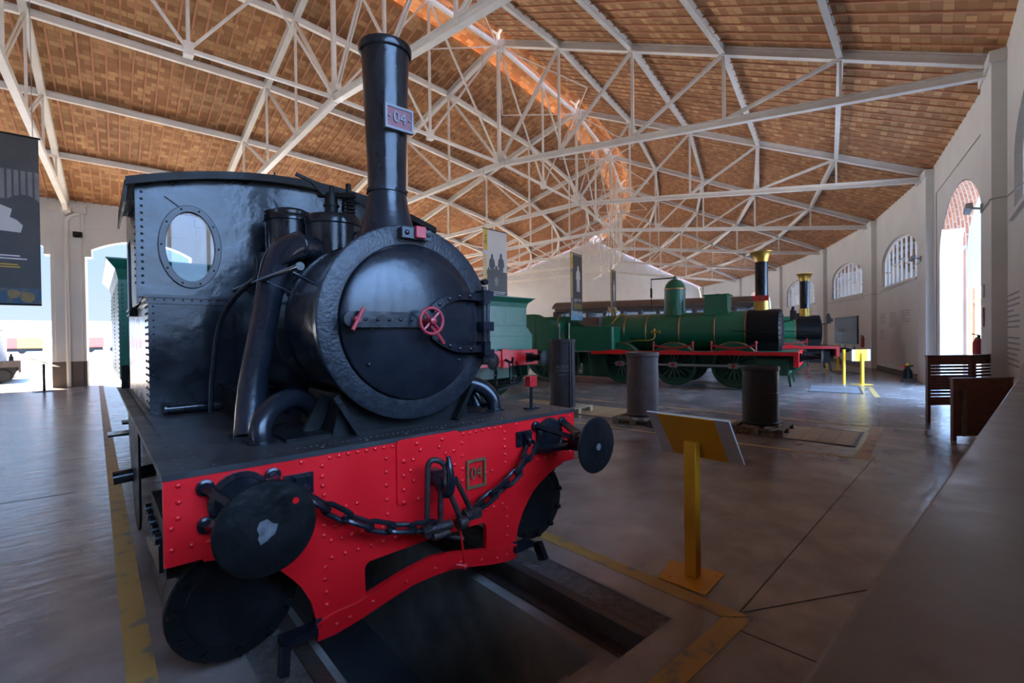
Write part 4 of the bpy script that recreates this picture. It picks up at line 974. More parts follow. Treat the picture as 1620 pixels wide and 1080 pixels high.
# tender of the green locomotive
t = thing('tender', 'low dark green tender with curved side sheets coupled to the large green locomotive', 'tender', bayloc(15, 0, 10.0), R(15))
b = MB()
for sg in (-1, 1):
    pts = [(0,1.05),(0,1.82),(.12,1.84),(.35,1.95),(.55,2.15),(.75,2.24),(.95,2.26),(3.6,2.26),(3.6,1.05)]
    b.prism(pts, sg*1.22-.012, sg*1.22+.012, 'YZ')
    for yy in (.9,2.1,3.2): b.box(sg*1.225-.02, sg*1.225+.02, yy, yy+.03, 1.05, 2.24)
    b.tube([(sg*1.22,yy,zz) for yy, zz in pts[1:8]], .025, 8)
b.box(-1.2,1.2,1.0,3.6,1.05,2.1); b.box(-1.2,1.2,0,1.0,1.02,1.08)
obj('tank', b, 'green', t)
f = MB()
for sg in (-1, 1): f.box(sg*1.0-.02, sg*1.0+.02, 0, 3.6, .50, 1.05); f.box(sg*1.22-.02, sg*1.22+.02, 0, 3.6, .98, 1.05)
obj('frame', f, 'greendk', t)
for y in (.7,1.9,3.1):
    for sg in (-1, 1): wheel('wheel', (sg*.84,y,.52), .48, t, 'greendk', nsp=10, side=sg, cw=False)
hb = MB(); hb.tube(bez([(-1.15,-.05,1.35),(-1.18,.05,1.75),(-1.10,.1,2.05),(-1.05,.02,2.2)], 5), .02, 8); hb.lathe([(.0,-.05),(.05,0),(.0,.05)], (-1.05,.02,2.22), (0,0,1), 10); o = obj('brake_lever', hb, 'copper', t)
# low black locomotive outside on the left
t = thing('yard_locomotive', 'low black locomotive front cut by the left edge of the picture, standing outside', 'locomotive', (-3.55,24.0,0), 0)
b = MB(); b.box(-3.2,0,-.6,3,.70,.79); fo = obj('footplate', b, 'blackmat', t); b = MB(); b.box(-.04,.02,-.62,3,.39,.84); b.box(-3.2,-.04,-.62,-.58,.60,.84); obj('buffer_beam', b, 'iron', t)
b = MB(); b.prism([(-.1,.62),(-.1,.45),(-.22,.15),(-.55,-.01),(-1.2,-.01),(-1.2,.62)], -.5, 2.6); b.cyl((-.45,-.1,.30),(-.45,-.62,.30), .2, n=24); obj('frame', b, 'blackmat', t)
b = MB(); b.cyl((-.62,.6,.79),(-.62,.6,2.15), .17, n=24); b.lathe([(.17,2.0),(.21,2.02),(.21,2.10),(.17,2.12)], (-.62,.6,0), (0,0,1), 24); b.cyl((-.52,.55,2.1),(-.52,.55,2.32), .02); obj('chimney', b, 'conduit', t)
b = MB(); b.cyl((-.30,.2,.79),(-.30,.2,1.0), .07, n=14); b.cyl((-.30,.2,1.0),(-.30,.2,1.1), .04, n=12); b.bar((-.3,.2,.92),(-.1,.2,.90), .03, .03); obj('valve', b, 'blackmat', t)

# brown carriage at the back
t = thing('carriage', 'long brown passenger carriage seen above the green boilers', 'carriage', bayloc(30, 0, 4.2), R(30))
b = MB(); b.box(-1.4,1.4,0,10.4,1.1,2.55); b.box(-1.4,1.4,0,10.4,2.9,3.12); 
for k in range(12): b.box(-1.4,1.4,k*.94,k*.94+.16,2.55,2.9)
obj('body', b, 'coachbr', t, smooth=0)
b = MB(); xs = [-1.5+3*k/16 for k in range(17)]
b.prism([(x, 3.12+.40*(1-(x/1.5)**2)) for x in xs]+[(1.5,3.08),(-1.5,3.08)], -.15, 10.55); obj('roof', b, 'coachtop', t)
for k in range(11):
    for sg in (-1, 1): g = MB(); g.box(sg*1.36-.005, sg*1.36+.005, k*.94+.16, (k+1)*.94, 2.55, 2.9); obj('window', g, 'cabglass', t, smooth=0)
b = MB(); b.box(-1.41,1.41,-.02,10.42,1.1,1.5); obj('lower_band', b, 'redflat', t); b = MB(); b.box(-1.2,1.2,.2,10.2,.5,1.1); obj('underframe', b, 'blackmat', t)

# rails for the neighbouring tracks and their pit covers
for th, L0, nm in ((7.5, 9.5, 'the green tender behind the drums'), (15, 3.4, 'the large green locomotive'), (22.5, 2.2, 'the half hidden locomotive'), (30, 3.9, 'the brown carriage')):
    T = bayM(th); r = MB()
    for sg in (-1, 1): r.box(sg*.84-.035, sg*.84+.035, L0, 22, .0005, .006, T)
    tag(obj('track', r, 'rust', smooth=0), 'pair of flush rails under ' + nm, 'rails')
t = thing('pit_cover', 'light wooden boards covering the pit the drums stand over', 'pit cover', bayloc(7.5,0,0), R(7.5))
obj('boards', MB().box(-.57,.57,1.78,8.4,.001,.008), 'boards', t, smooth=0)
e = MB(); e.box(-.60,.60,1.74,1.78,.001,.010); e.box(-.60,-.57,1.78,8.4,.001,.010); e.box(.57,.60,1.78,8.4,.001,.010); obj('edge', e, 'gratedk', t, smooth=0)
t = thing('pit_cover', 'grey pit cover in the floor in front of the large green locomotive', 'pit cover', bayloc(15,0.38,0), R(15))
obj('boards', MB().box(-.87,.87,1.88,3.0,.001,.008), 'boardgrey', t, smooth=0)
e = MB(); e.box(-.91,.91,1.84,1.88,.001,.010); e.box(-.91,-.87,1.88,3.0,.001,.010); e.box(.87,.91,1.88,3.0,.001,.010); e.box(-.02,.02,1.88,3.0,.001,.011); obj('edge', e, 'gratedk', t, smooth=0)
t = thing('pit_cover', 'dark pit cover on the floor under the buffers of the half hidden locomotive', 'pit cover', bayloc(22.5,0,0), R(22.5))
obj('boards', MB().box(-.6,.6,1.2,1.95,.001,.02), 'gratedk', t, smooth=0)

# ------------------------------------------------------------------ drums on pallets
def pallet(label, loc, rz, m, w=.95, d=.75):
    t = thing('pallet', label, 'pallet', loc, rz, 'pallets under the drums')
    b = MB()
    for k in range(5):
        y = -d/2+(d-.10)*k/4; b.box(-w/2, w/2, y, y+.10, .10, .12)
    obj('deck', b, m, t, smooth=0)
    b = MB()
    for x in (-w/2, -.05, w/2-.10):
        b.box(x, x+.10, -d/2, d/2, .082, .10); b.box(x, x+.10, -d/2, d/2, .0, .016)
        for y in (-d/2, -.06, d/2-.12): b.box(x, x+.10, y, y+.12, .016, .082)
    obj('blocks', b, m, t, smooth=0)
    return t
def drum(label, loc, rz, r, h, m, seam, open_top, lines=None, bead=.55):
    t = thing('drum', label, 'drum', loc, rz, 'metal drums')
    b = MB(); prof = [(r-.02,0),(r,.0),(r,.02),(r+.012,.03),(r+.012,.045),(r,.055),(r,h*bead-.01),(r+.008,h*bead),(r,h*bead+.01),(r,h-.075),(r+.014,h-.06),(r+.014,h-.005),(r+.006,h),(r-.012,h)]
    prof += [(r-.012,.02),(.0,.02)] if open_top else [(r-.014,h-.02),(.0,h-.018)]
    b.lathe(prof, (0,0,0), (0,0,1), 56, caps=False)
    obj('shell', b, m, t)
    s = MB()
    if seam == 'double':
        for a in (-.10, .10): s.box(r*math.sin(a)-.014, r*math.sin(a)+.014, -r*math.cos(a)-.022, -r*math.cos(a)+.02, .02, h)
        s.box(-.05,.05,-r-.004,-r+.02,.02,h)
        for k in range(9): s.rivet((0,-r-.005,.08+k*(h-.16)/8), (0,-1,0), .012)
    else: s.box(-.02,.02,-r-.006,-r+.02,.02,h-.06)
    obj('seam', s, m, t)
    if lines:
        x = MB()
        for txt, zz, sz in lines:
            w0 = len(x.v); x.text(txt, sz, .002, XZ(0, 0, zz))
            # wrap the lettering round the drum
            for i in range(w0, len(x.v)):
                px, py, pz = x.v[i]; a = px/r+lines_a; x.v[i] = ((r+.0015-py*0)*math.sin(a), -(r+.0015)*math.cos(a), pz)
        o = obj('lettering', x, 'inkdim', t, smooth=0); o['label'] = 'three lines of faded pale lettering'
    return t
camdir = lambda p: math.atan2(p[0]+1.428, -(p[1]+2.362)*-1)
lines_a = -.70
D = [((5.62,4.14,0), .255, 1.345, 'drumdark', 'double', False, 'tall dark drum with faded lettering, leftmost of the three on pallets', 'pale new pallet under the tall lettered drum', 'oak', [('ACEITE',.80,.085),('CILINDROS',.73,.055),('SUPER',.66,.055)], .50),
     ((5.80,2.40,0), .268, 1.11, 'drumrust', 'plain', False, 'rusty brown drum standing in the middle of the three on pallets', 'worn pallet under the rusty middle drum', 'oakdirty', None, .93),
     ((6.42,.67,0), .258, .905, 'drumblack', 'plain', True, 'sooty black open drum, shortest of the three on pallets', 'grey slatted pallet under the short sooty drum', 'oakdirty', None, .55)]
for (x,y,z), r, h, m, sm, op, lab, plab, pm, ln, bd in D:
    a = math.atan2(-(y+2.362), x+1.428)+PI/2      # turn the seam towards the viewer's side
    face = math.atan2(x+1.428, -(y+2.362))
    rz = math.atan2((y+2.362), (x+1.428))-PI/2
    pallet(plab, (x+.05,y,0), R(7.5) if pm == 'oak' else R(9), pm)
    drum(lab, (x,y,.121), rz+(.72 if sm == 'double' else 0), r, h, m, sm, op, None if not ln else [(q, zz, sz) for q, zz, sz in ln], bd)
# lettering sits left of the seam
# ------------------------------------------------------------------ information stands
t = thing('information_stand', 'yellow sloping information stand on a square base, nearest to the camera', 'sign stand', (1.39,-.86,0), 0, 'yellow information stands')
b = MB(); b.prism([(.093,.203),(.172,-.126),(-.149,-.161),(-.181,.135)], .001, .009, 'XY')
for x, y in ((.11,.12),(.10,-.10),(-.12,-.10),(-.12,.09)): b.rivet((x,y,.009), (0,0,1), .008)
obj('base', b, 'yellow', t)
p = MB(); p.box(-.03,.03,-.04,.04,.009,.86); obj('post', p, 'yellow', t, bevel=.004)
th_ = math.atan2(.285, .20)
Tp = Matrix.Translation((0,0,.885)) @ Matrix.Rotation(math.atan2(.283,.20), 4, 'Y')
pn = MB(); L2 = .175; pn.box(-L2, L2, -.28, .26, .0, .012, Tp); obj('panel', pn, 'panelgrey', t)
pb_ = MB(); pb_.box(-L2, L2, -.19, .18, -.004, .0, Tp); obj('panel_back', pb_, 'yellow', t)
def stand(label, th, lat, y, rz, m, w=.62, two=True):
    t = thing('information_stand', label, 'sign stand', bayloc(th, lat, y), rz, 'yellow information stands')
    b = MB(); b.box(-.22,.22,-.16,.16,0,.01); obj('base', b, m, t)
    b = MB(); b.box(-.04,.04,-.03,.03,.01,.92); obj('post', b, m, t)
    b = MB(); b.box(-w/2,w/2,.03,.045,.69,1.03); obj('panel', b, 'panelgrey', t); b = MB(); b.box(-w*.33,w*.31,.022,.03,.69,1.03); obj('panel_back', b, m, t)
    if two: b = MB(); b.box(-w/2-.07,-w/2+.0,.25,.30,0,1.03); obj('rear_post', b, m, t)
    return t
stand('bright yellow information stand standing alone near the half hidden locomotive', 15, 2.14, 1.74, R(15)-R(48), 'yellowbr')
stand('yellow information stand partly hidden behind the red beam of the half hidden locomotive', 22.5, 1.9, 1.55, R(22.5)-R(40), 'yellowbr', .45, True)
t = thing('information_stand', 'thin legged reading stand beside the tall column on the left', 'sign stand', (-2.62,18.3,0), R(20))
b = MB(); b.box(-.22,.22,-.18,.18,0,.015); obj('base', b, 'iron', t); b = MB(); b.box(-.03,.03,-.03,.03,.015,.86); obj('post', b, 'iron', t)
b = MB(); b.box(-.36,.36,-.22,.22,-.008,.008, Matrix.Translation((0,0,.90)) @ Matrix.Rotation(R(24), 4, 'Y')); obj('panel', b, 'panelgrey', t)

# ------------------------------------------------------------------ benches and the grey-topped counter
def screen(label, loc, rz, w, h, z0, slits):
    t = thing('slatted_screen', label, 'screen', loc, rz, 'brown slatted screens')
    for x in (0, w-.05): obj('post', MB().box(x,x+.05,-.022,.028,0,h), 'woodred', t, bevel=.004)
    s = MB(); s.box(.05,w-.05,-.014,.022,h-.14,h); s.box(.05,w-.05,-.014,.022,z0,z0+.10)
    zz = z0+.10; top = h-.14
    n = int((top-zz)/.05); st = (top-zz)/n
    for k in range(n):
        gap = .016 if slits(k, n) else .002
        s.box(.05,w-.05,-.012,.020,zz+k*st,zz+(k+1)*st-gap)
    obj('slats', s, 'woodred', t, smooth=0)
    obj('top_rail', MB().box(-.01,w+.01,-.03,.034,h,h+.022), 'woodred', t, bevel=.004)
    return t
screen('tall slatted brown screen whose left leg stands clear, left of the other screens', (9.03,-.97,0), R(-41.3), .76, 1.115, .30, lambda k, n: k < 3 or n-5 < k)
screen('slatted brown screen with blue glints, beside the doorway and behind the counter end', (9.61,-1.485,0), R(-20), .9, 1.115, .30, lambda k, n: k < 3 or n-6 < k)
s_ = screen('nearest brown screen, lower than the slatted ones behind it', (7.68,-1.42,0), R(-41.3), .85, .85, .05, lambda k, n: False)
obj('batten', MB().box(.12,.17,-.05,-.014,.05,.70), 'oakdirty', s_, bevel=.004)
t = thing('counter', 'long grey topped counter running from beside the camera along the wall', 'counter', (0,0,0))
obj('top', MB().box(-3.2,4.55,-2.46,-2.172,1.105,1.135), 'counter', t, bevel=.006)
b = MB(); b.box(-3.15,4.5,-2.455,-2.20,0,1.105); obj('body', b, 'woodred', t, bevel=.004)
t = thing('display_desk', 'short grey desk with a sloping top at the far end of the counter', 'desk', (0,0,0))
b = MB(); b.prism([(4.60,0),(6.2,0),(6.2,1.30),(4.60,1.10)], -2.345, -2.19); obj('body', b, 'woodred', t)
b = MB(); b.prism([(4.58,1.10),(6.24,1.305),(6.24,1.335),(4.58,1.135)], -2.35, -2.172); obj('top', b, 'panelgrey', t)

# ------------------------------------------------------------------ things on the outer wall
def wallM(th, lat, z, off=.0): return bayM(th) @ Matrix(((-1,0,0,lat),(0,0,1,.011+off),(0,1,0,z),(0,0,0,1)))
def lettering(th, lat, z, w, rows, label, m='textgrey', pitch=.075):
    b = MB(); random.seed(int(lat*100)+int(z*37)+int(th*11))
    for k in range(rows):
        ln = w*(1 if k % 4 != 3 else random.uniform(.55,.9)); x = -w/2
        while x < -w/2+ln-.05:
            l = min(random.uniform(.06,.2), -w/2+ln-x); b.box(x, x+l, -k*pitch-.014, -k*pitch+.014, 0, .002, wallM(th, lat, z)); x += l+.025
    return tag(obj('wall_text', b, m, smooth=0), label, 'wall text', 'wall lettering')
lettering(22.5, 2.05, 2.27, .85, 6, 'grey paragraph on the wall, leftmost of the upper three under the arched window')
lettering(22.5, .65, 2.25, .85, 8, 'tall grey paragraph on the wall, middle of the upper three under the arched window')
lettering(22.5, -1.0, 2.27, 1.0, 6, 'grey paragraph on the wall, rightmost of the upper three under the arched window')
lettering(22.5, 2.15, 1.62, .7, 6, 'small grey paragraph, lower one on the wall under the arched window')
lettering(7.5, 2.45, 2.10, 1.7, 7, 'grey paragraph on the wall right of the doorway, upper one', pitch=.085)
lettering(7.5, 2.45, 1.42, 1.7, 6, 'grey paragraph on the wall right of the doorway, just above the bench', pitch=.085)
t = thing('notice_board', 'black notice board with pale lettering on the wall beyond the yellow stand', 'notice board', (0,0,0))
b = MB(); b.box(-1.62,1.62,-.67,.67,.0,.06, wallM(30,-.1,1.65)); obj('frame', b, 'blackmat', t)
b = MB(); b.box(-1.5,1.5,-.57,.57,.06,.064, wallM(30,-.1,1.65)); obj('print', b, 'photo_dark', t)
b = MB(); b.text('NORTE', .34, .003, wallM(30,.45,1.66,.066)); 
for k in range(5): b.box(-.75,.1+.1*(k % 2),-.30-.06*k-.008,-.30-.06*k+.008,.0,.002, wallM(30,.55,1.62,.065))
o = obj('lettering', b, 'inkdim', t, smooth=0)
def extinguisher(label, th, lat, z):
    t = thing('fire_extinguisher', label, 'fire extinguisher', tuple(bayloc(th, lat, .12)), R(th), 'fire extinguishers')
    b = MB(); b.lathe([(.0,z),(.085,z+.005),(.09,z+.03),(.09,z+.38),(.07,z+.43),(.03,z+.46)], (0,0,0), (0,0,1), 20, caps=False); obj('bottle', b, 'extred', t)
    b = MB(); b.cyl((0,0,z+.45),(0,0,z+.52), .025); b.bar((0,-.02,z+.52),(0,.10,z+.55), .02, .02); b.tube(bez([(0,.03,z+.48),(.10,.04,z+.42),(.11,.03,z+.2)], 5), .012, 8); obj('valve', b, 'rubber', t)
    b = MB(); b.box(-.05,.05,-.11,-.085,z+.1,z+.3); obj('hook', b, 'conduit', t)
    return t
extinguisher('red fire extinguisher on the wall left of the bright yellow stand', 26.25, .72, .86)
extinguisher('red fire extinguisher beside the doorway, just above the brown benches', 11.25, .72, .93)
def notice(label, th, lat, y, z, w, h, m, cat='notice'):
    b = MB(); b.box(-w/2,w/2,-h/2,h/2,0,.012, bayM(th) @ Matrix(((-1,0,0,lat),(0,0,1,y),(0,1,0,z),(0,0,0,1))))
    return tag(obj('notice', b, m, smooth=0), label, cat, 'wall notices')
notice('narrow red notice on the pillar side of the wall above the far extinguisher', 26.25, .72, .03, 1.95, .10, .36, 'extred')
notice('small grey call box above the narrow red notice', 26.25, .72, .03, 2.35, .14, .26, 'conduit')
notice('narrow red notice on the near pillar right of the doorway', 11.25, .12, .13, 1.78, .07, .34, 'extred')
notice('small pale call box on the near pillar above its red notice', 11.25, .12, .13, 2.25, .09, .24, 'panelgrey')
def cctv(label, th, lat, z, m='conduit'):
    t = thing('security_camera', label, 'camera', tuple(bayloc(th, lat, .13, z)), R(th), 'wall cameras')
    b = MB(); b.box(-.05,.05,.0,.02,-.08,.08); b.bar((0,.02,0),(0,.16,.03), .035, .035); obj('bracket', b, m, t)
    b = MB(); b.box(-.05,.28,.12,.22,.02,.12, Matrix.Rotation(R(12), 4, 'Y')); obj('housing', b, m, t, bevel=.01)
cctv('small security camera on the pillar left of the doorway', 18.75, .0, 3.72)
cctv('small pale security camera on the near pillar right of the doorway', 11.25, .28, 3.76, 'panelgrey')
c = MB(); c.tube([bayloc(33.75,-.6,.02,3.12), bayloc(30,2.8,.02,3.14), bayloc(30,-2.8,.02,3.10), bayloc(26.25,.6,.03,3.12), bayloc(26.25,.6,.15,3.14), bayloc(26.25,-.6,.15,3.14), bayloc(22.5,2.9,.03,3.10), bayloc(22.5,-2.9,.03,3.28), bayloc(18.75,.52,.03,3.6), bayloc(18.75,.5,.14,3.62), bayloc(18.75,.1,.14,3.62)], .010, 6)
tag(obj('cable', c, 'conduit'), 'grey cable running under the far arched windows to the small security camera', 'cable', 'wall cables')
c = MB(); c.tube([bayloc(15,2.62,.02,.4), bayloc(15,2.62,.02,5.42), bayloc(15,-2.75,.02,5.45)], .010, 6); tag(obj('cable', c, 'conduit'), 'grey cable framing the tall doorway, up its left side and across above', 'cable', 'wall cables')
c = MB(); c.tube([bayloc(11.25,.28,.14,3.70), bayloc(11.25,-.53,.14,3.74), bayloc(11.25,-.53,.03,3.76), bayloc(7.5,2.9,.025,3.74), bayloc(7.5,-2.0,.025,3.2)], .010, 6); tag(obj('cable', c, 'conduit'), 'grey cable rising right from the pale security camera on the near pillar', 'cable', 'wall cables')
t = thing('loudspeaker', 'small black loudspeaker high on the tall column beside the drainpipe', 'loudspeaker', pol(-3.75, RI, 5.15), R(-3.75))
b = MB(); b.box(.16,.40,-.30,-.12,-.10,.08); obj('housing', b, 'blackmat', t, bevel=.01); b = MB(); b.box(.26,.30,-.14,.0,-.03,.02); obj('bracket', b, 'blackmat', t)
# jack by the wall
t = thing('lifting_jack', 'black lifting jack with a red tipped handle standing by the wall', 'jack', (17.55,.62,0), R(14))
S_ = .54
def js(mb): mb.v = [tuple(c*S_ for c in p) for p in mb.v]; return mb
b = MB(); b.box(-.62,.62,-.3,.3,0,.10); b.box(-.5,.5,-.22,.22,.10,.16); obj('base', js(b), 'iron', t, bevel=.006)
b = MB(); b.lathe([(.24,.16),(.22,.62),(.15,.66),(.10,.84),(.10,.90)], (-.05,0,0), (0,0,1), 24); obj('body', js(b), 'blackmat', t)
b = MB(); b.cyl((-.25,.1,.86),(.75,-.3,.84), .05); obj('handle', js(b), 'blackmat', t)
b = MB(); b.cyl((-.62,.25,.87),(-.25,.1,.86), .055); obj('handle_tip', js(b), 'redflat', t); b = MB(); b.lathe([(.08,.90),(.08,.98),(.04,1.02),(.0,1.02)], (-.05,0,0), (0,0,1), 16); obj('cap', js(b), 'yellowbr', t)
b = MB(); b.cyl((.5,-.1,.16),(.5,-.1,.9), .035); obj('rod', js(b), 'iron', t)

# ------------------------------------------------------------------ hanging banners
def banner(label, loc, rz, style, w=.84, h=2.16):
    # local: x right as read by the viewer, hangs from z = 0 downwards, faces -y
    t = thing('banner', label, 'banner', loc, rz, 'hanging banners')
    b = MB()
    nn = 10
    for k in range(nn):
        z0, z1 = -h*k/nn, -h*(k+1)/nn; b.box(-w/2, w/2, -.004, .004, z1, z0)
    base = {'dark': 'photo_dark', 'mid': 'photo_lite', 'narrow': 'photo_mid'}[style]
    obj('cloth', b, base, t, smooth=0)
    obj('rod', MB().cyl((-w/2-.02,0,.01),(w/2+.02,0,.01), .012), 'blackmat', t); obj('rod', MB().cyl((-w/2,0,-h),(w/2,0,-h), .012), 'blackmat', t)
    wr = MB()
    for x in (-w/2+.05, w/2-.05): wr.cyl((x,0,.01),(x,0,zroof(math.hypot(loc[0],YC-loc[1]))-loc[2]-.03), .004, n=6)
    obj('wire', wr, 'conduit', t)
    y = -.0055
    def pr(polys, m, nm, e=0):
        q = MB()
        for p in polys: q.prism(p, y-.001-.0006*e, y-.0006*e)
        return obj(nm, q, m, t, smooth=0)
    def rect(x0, x1, z0, z1): return [(x0,z0),(x1,z0),(x1,z1),(x0,z1)]
    def figure(cx, zb, hh, ww=.16):
        return [(cx-ww*.35,zb),(cx-ww*.05,zb),(cx,zb+hh*.4),(cx+ww*.08,zb),(cx+ww*.38,zb),(cx+ww*.34,zb+hh*.45),(cx+ww*.55,zb+hh*.5),(cx+ww*.45,zb+hh*.74),(cx+ww*.2,zb+hh*.82),(cx+ww*.17,zb+hh*.95),(cx,zb+hh),(cx-ww*.17,zb+hh*.95),(cx-ww*.2,zb+hh*.82),(cx-ww*.45,zb+hh*.74),(cx-ww*.55,zb+hh*.48),(cx-ww*.34,zb+hh*.45)]
    if style == 'dark':
        pr([rect(-w/2,w/2,-.78,-.42)], 'photo_mid', 'curtain_print'); pr([rect(-w/2+.06*k,-w/2+.06*k+.02,-.78,-.42) for k in range(14)], 'photo_dark', 'fold_print', 1)
        pr([[(-w/2,-1.15),(.25,-1.18),(.30,-.95),(.08,-.86),(-w/2,-.84)]], 'photo_lite', 'table_print', 1)
        for q_ in ([(.16,-1.0),(.22,-1.03),(.28,-1.10),(.40,-1.12),(.42,-.84),(.40,-.76),(.34,-.72),(.27,-.71),(.19,-.74),(.12,-.80),(.10,-.86),(.18,-.90)], [(-.42,-1.0),(-.34,-.99),(-.29,-.95),(-.28,-.86),(-.33,-.81),(-.42,-.80)]): pr([q_], 'photo_dark', 'person_print', 2)
        pr([rect(-w/2,.24,-1.475,-1.46), rect(-w/2,.30,-1.51,-1.495)], 'ink', 'white_caption', 1); pr([rect(-w/2,.22,-1.58,-1.568), rect(-w/2,.24,-1.61,-1.598), rect(-w/2,-.05,-1.64,-1.628)], 'inkyel', 'ochre_caption', 1)
        pr([rect(-w/2,w/2,-h+.01,-1.86)], 'mapdark', 'map_print'); 
        for cx, cz, rr in ((-.28,-1.95,.06),(.18,-1.93,.055),(.30,-1.97,.065),(.0,-1.99,.045)): obj('map_mark', MB().cyl((cx,y-.002,cz),(cx,y-.0008,cz), rr, n=20), 'dullbrass', t)
    else:
        pr([rect(-w/2,-w/2+.15,-h+.01,0)], 'photo_mid' if style == 'narrow' else 'photo_lite', 'margin')
        if style == 'mid':
            pr([rect(-w/2+.15,w/2,-1.62,-.98)], 'photo_dark', 'ground_print')
            for q_ in (figure(-.12,-1.18,.62,.2), figure(.20,-1.18,.66,.22), figure(.03,-1.2,.36,.2), figure(-.24,-1.2,.30,.16)): pr([q_], 'photo_dark', 'person_print', 1)
            pr([figure(.03,-1.32,.22,.14)], 'photo_mid', 'child_print', 2)
        else:
            pr([rect(-w/2+.15,w/2,-1.44,-.05)], 'photo_dark', 'ground_print'); pr([figure(.12,-1.22,.86,.30)], 'photo_lite', 'people_print', 1)
        pr([rect(-w/2+.15,w/2,-1.86 if style != 'mid' else -h+.01,-1.44)], 'photo_dark', 'text_ground', 1)
        pr([rect(-w/2+.22,w/2-.06,-1.475,-1.463), rect(-w/2+.22,w/2-.10,-1.515,-1.503), rect(-w/2+.22,0,-1.555,-1.543)], 'ink', 'white_caption', 2)
        if h > 2:
            pr([rect(-w/2+.22,w/2-.06,-1.63-.035*k,-1.62-.035*k) for k in range(5)], 'inkyel', 'ochre_caption', 2)
            pr([rect(-w/2+.02,w/2,-h+.01,-1.86)], 'map', 'map_print', 2)
        pr([rect(-w/2+.02,-w/2+.15,-.50,-.0)] , 'inkyel', 'ochre_tab', 2)
        q = MB(); q.text('Art', .16, .001, Matrix(((0,-1,0,-w/2+.085),(0,0,-1,y-.0035),(1,0,0,-.25),(0,0,0,1)))); obj('tab_lettering', q, 'photo_dark', t, smooth=0)
        pr([rect(-w/2+.03,-w/2+.12,-.62-.075*k-.05,-.62-.075*k) for k in range(11)], 'inkyel', 'ochre_title', 2)
    return t
banner('dark banner with blue map foot, cut by the left edge of the picture', (-2.335,6.0,4.055), 0, 'dark', .84, 2.06)
banner('pale banner with two standing figures, hanging right of the black smokebox', (5.895,6.55,4.09), R(7.5), 'mid', .84, 1.58)
banner('narrow dark banner with one standing figure, hanging above the green tender', (10.42,7.9,4.19), R(15), 'narrow')
banner('edge-on banner hanging over the back end of the green boiler', (14.2,9.25,4.12), R(22.5), 'narrow')

# ------------------------------------------------------------------ outside the hall
def railcar(label, loc, cols, grp='railcars across the yard'):
    t = thing('railcar', label, 'railcar', loc, 0, grp)
    x = 0
    for m, l in cols:
        b = MB(); b.box(x, x+l, 0, 2.6, .75, 2.1); obj('body', b, m, t, smooth=0); x += l
    b = MB(); b.box(0,x,.02,2.58,2.1,2.7); obj('window_band', b, 'housewhite', t, smooth=0); b = MB(); b.box(-.1,x+.1,-.05,2.65,2.7,2.85); obj('roof', b, 'panelgrey', t, smooth=0)
    n = int(x/.9)
    w = MB()
    for k in range(n): w.box(.25+k*.9,.25+k*.9+.6,-.0,.03,2.15,2.62)
    obj('windows', w, 'cabglass', t, smooth=0)
    b = MB(); b.box(.1,x-.1,.2,2.4,.3,.75)
    for k in range(max(2, n//3)): b.cyl((.6+k*2.4,.1,.4),(.6+k*2.4,.25,.4), .4, n=18)
    obj('underframe', b, 'blackmat', t)
    return t
railcar('red and orange railcar far across the yard, left of the tall column', (-11.5,86,0), [('redcar',2.6),('orange',2.4)])
railcar('small red railcar far across the yard, between the tall column and the green tender', (-2.4,86,0), [('redcar',2.0)])
def house(label, loc, w, d, h, nw):
    t = thing('building', label, 'building', loc, 0, 'buildings across the yard')
    b = MB(); b.box(0,w,0,d,0,h); obj('wall', b, 'housewhite', t, smooth=0)
    b = MB(); b.box(-.3,w+.3,-.3,d+.3,h,h+.3); obj('roof', b, 'panelgrey', t, smooth=0)
    for k in range(nw): q = MB(); x = w*(k+.3)/nw; q.box(x,x+w/nw*.45,-.02,.02,h*.55,h*.82); obj('window', q, 'conduit', t, smooth=0)
house('long low white building beyond the railcars across the yard', (-22,104,0), 34, 9, 4.6, 22)
t = thing('yard_building', 'white rendered building with brick piers, seen through the tall doorway and the arched windows', 'building', bayloc(22.5,0,-9.5), R(22.5))
b = MB(); b.box(2.0,34,-4,-.05,0,4.6); obj('wall', b, 'mortar', t, smooth=0)
for k in range(12):
    x = 2.0+k*2.6; b = MB(); b.box(x,x+.9,-.05,.06,0,4.6); obj('brick_pier', b, 'brickred', t, smooth=0)
b = MB(); b.box(2.0,34,-.05,.02,3.5,3.75); obj('brick_band', b, 'brickred', t, smooth=0)

# ------------------------------------------------------------------ light: sky and sun
w = bpy.data.worlds.new('sky'); scene.world = w; w.use_nodes = True
nt = w.node_tree; N = nt.nodes; L = nt.links; bg = N['Background']
tc = N.new('ShaderNodeTexCoord'); sx = N.new('ShaderNodeSeparateXYZ'); L.new(tc.outputs['Generated'], sx.inputs[0])
rp = N.new('ShaderNodeValToRGB'); e = rp.color_ramp.elements
e[0].position = 0.; e[0].color = (.66,.79,.96,1); e[1].position = 1.; e[1].color = (.22,.44,1.0,1)
q = e.new(.10); q.color = (.55,.73,.98,1); q = e.new(.32); q.color = (.32,.55,1.0,1)
L.new(sx.outputs['Z'], rp.inputs['Fac'])
m3 = N.new('ShaderNodeMapRange'); m3.interpolation_type = 'SMOOTHSTEP'; m3.inputs['From Min'].default_value = .2; m3.inputs['From Max'].default_value = -.5; m3.inputs['To Min'].default_value = 0; m3.inputs['To Max'].default_value = .6
L.new(sx.outputs['Y'], m3.inputs['Value'])
mc = N.new('ShaderNodeMix'); mc.data_type = 'RGBA'; L.new(m3.outputs['Result'], mc.inputs['Factor']); L.new(rp.outputs['Color'], mc.inputs[6]); mc.inputs[7].default_value = (.30,.54,1.0,1)
L.new(mc.outputs[2], bg.inputs['Color'])
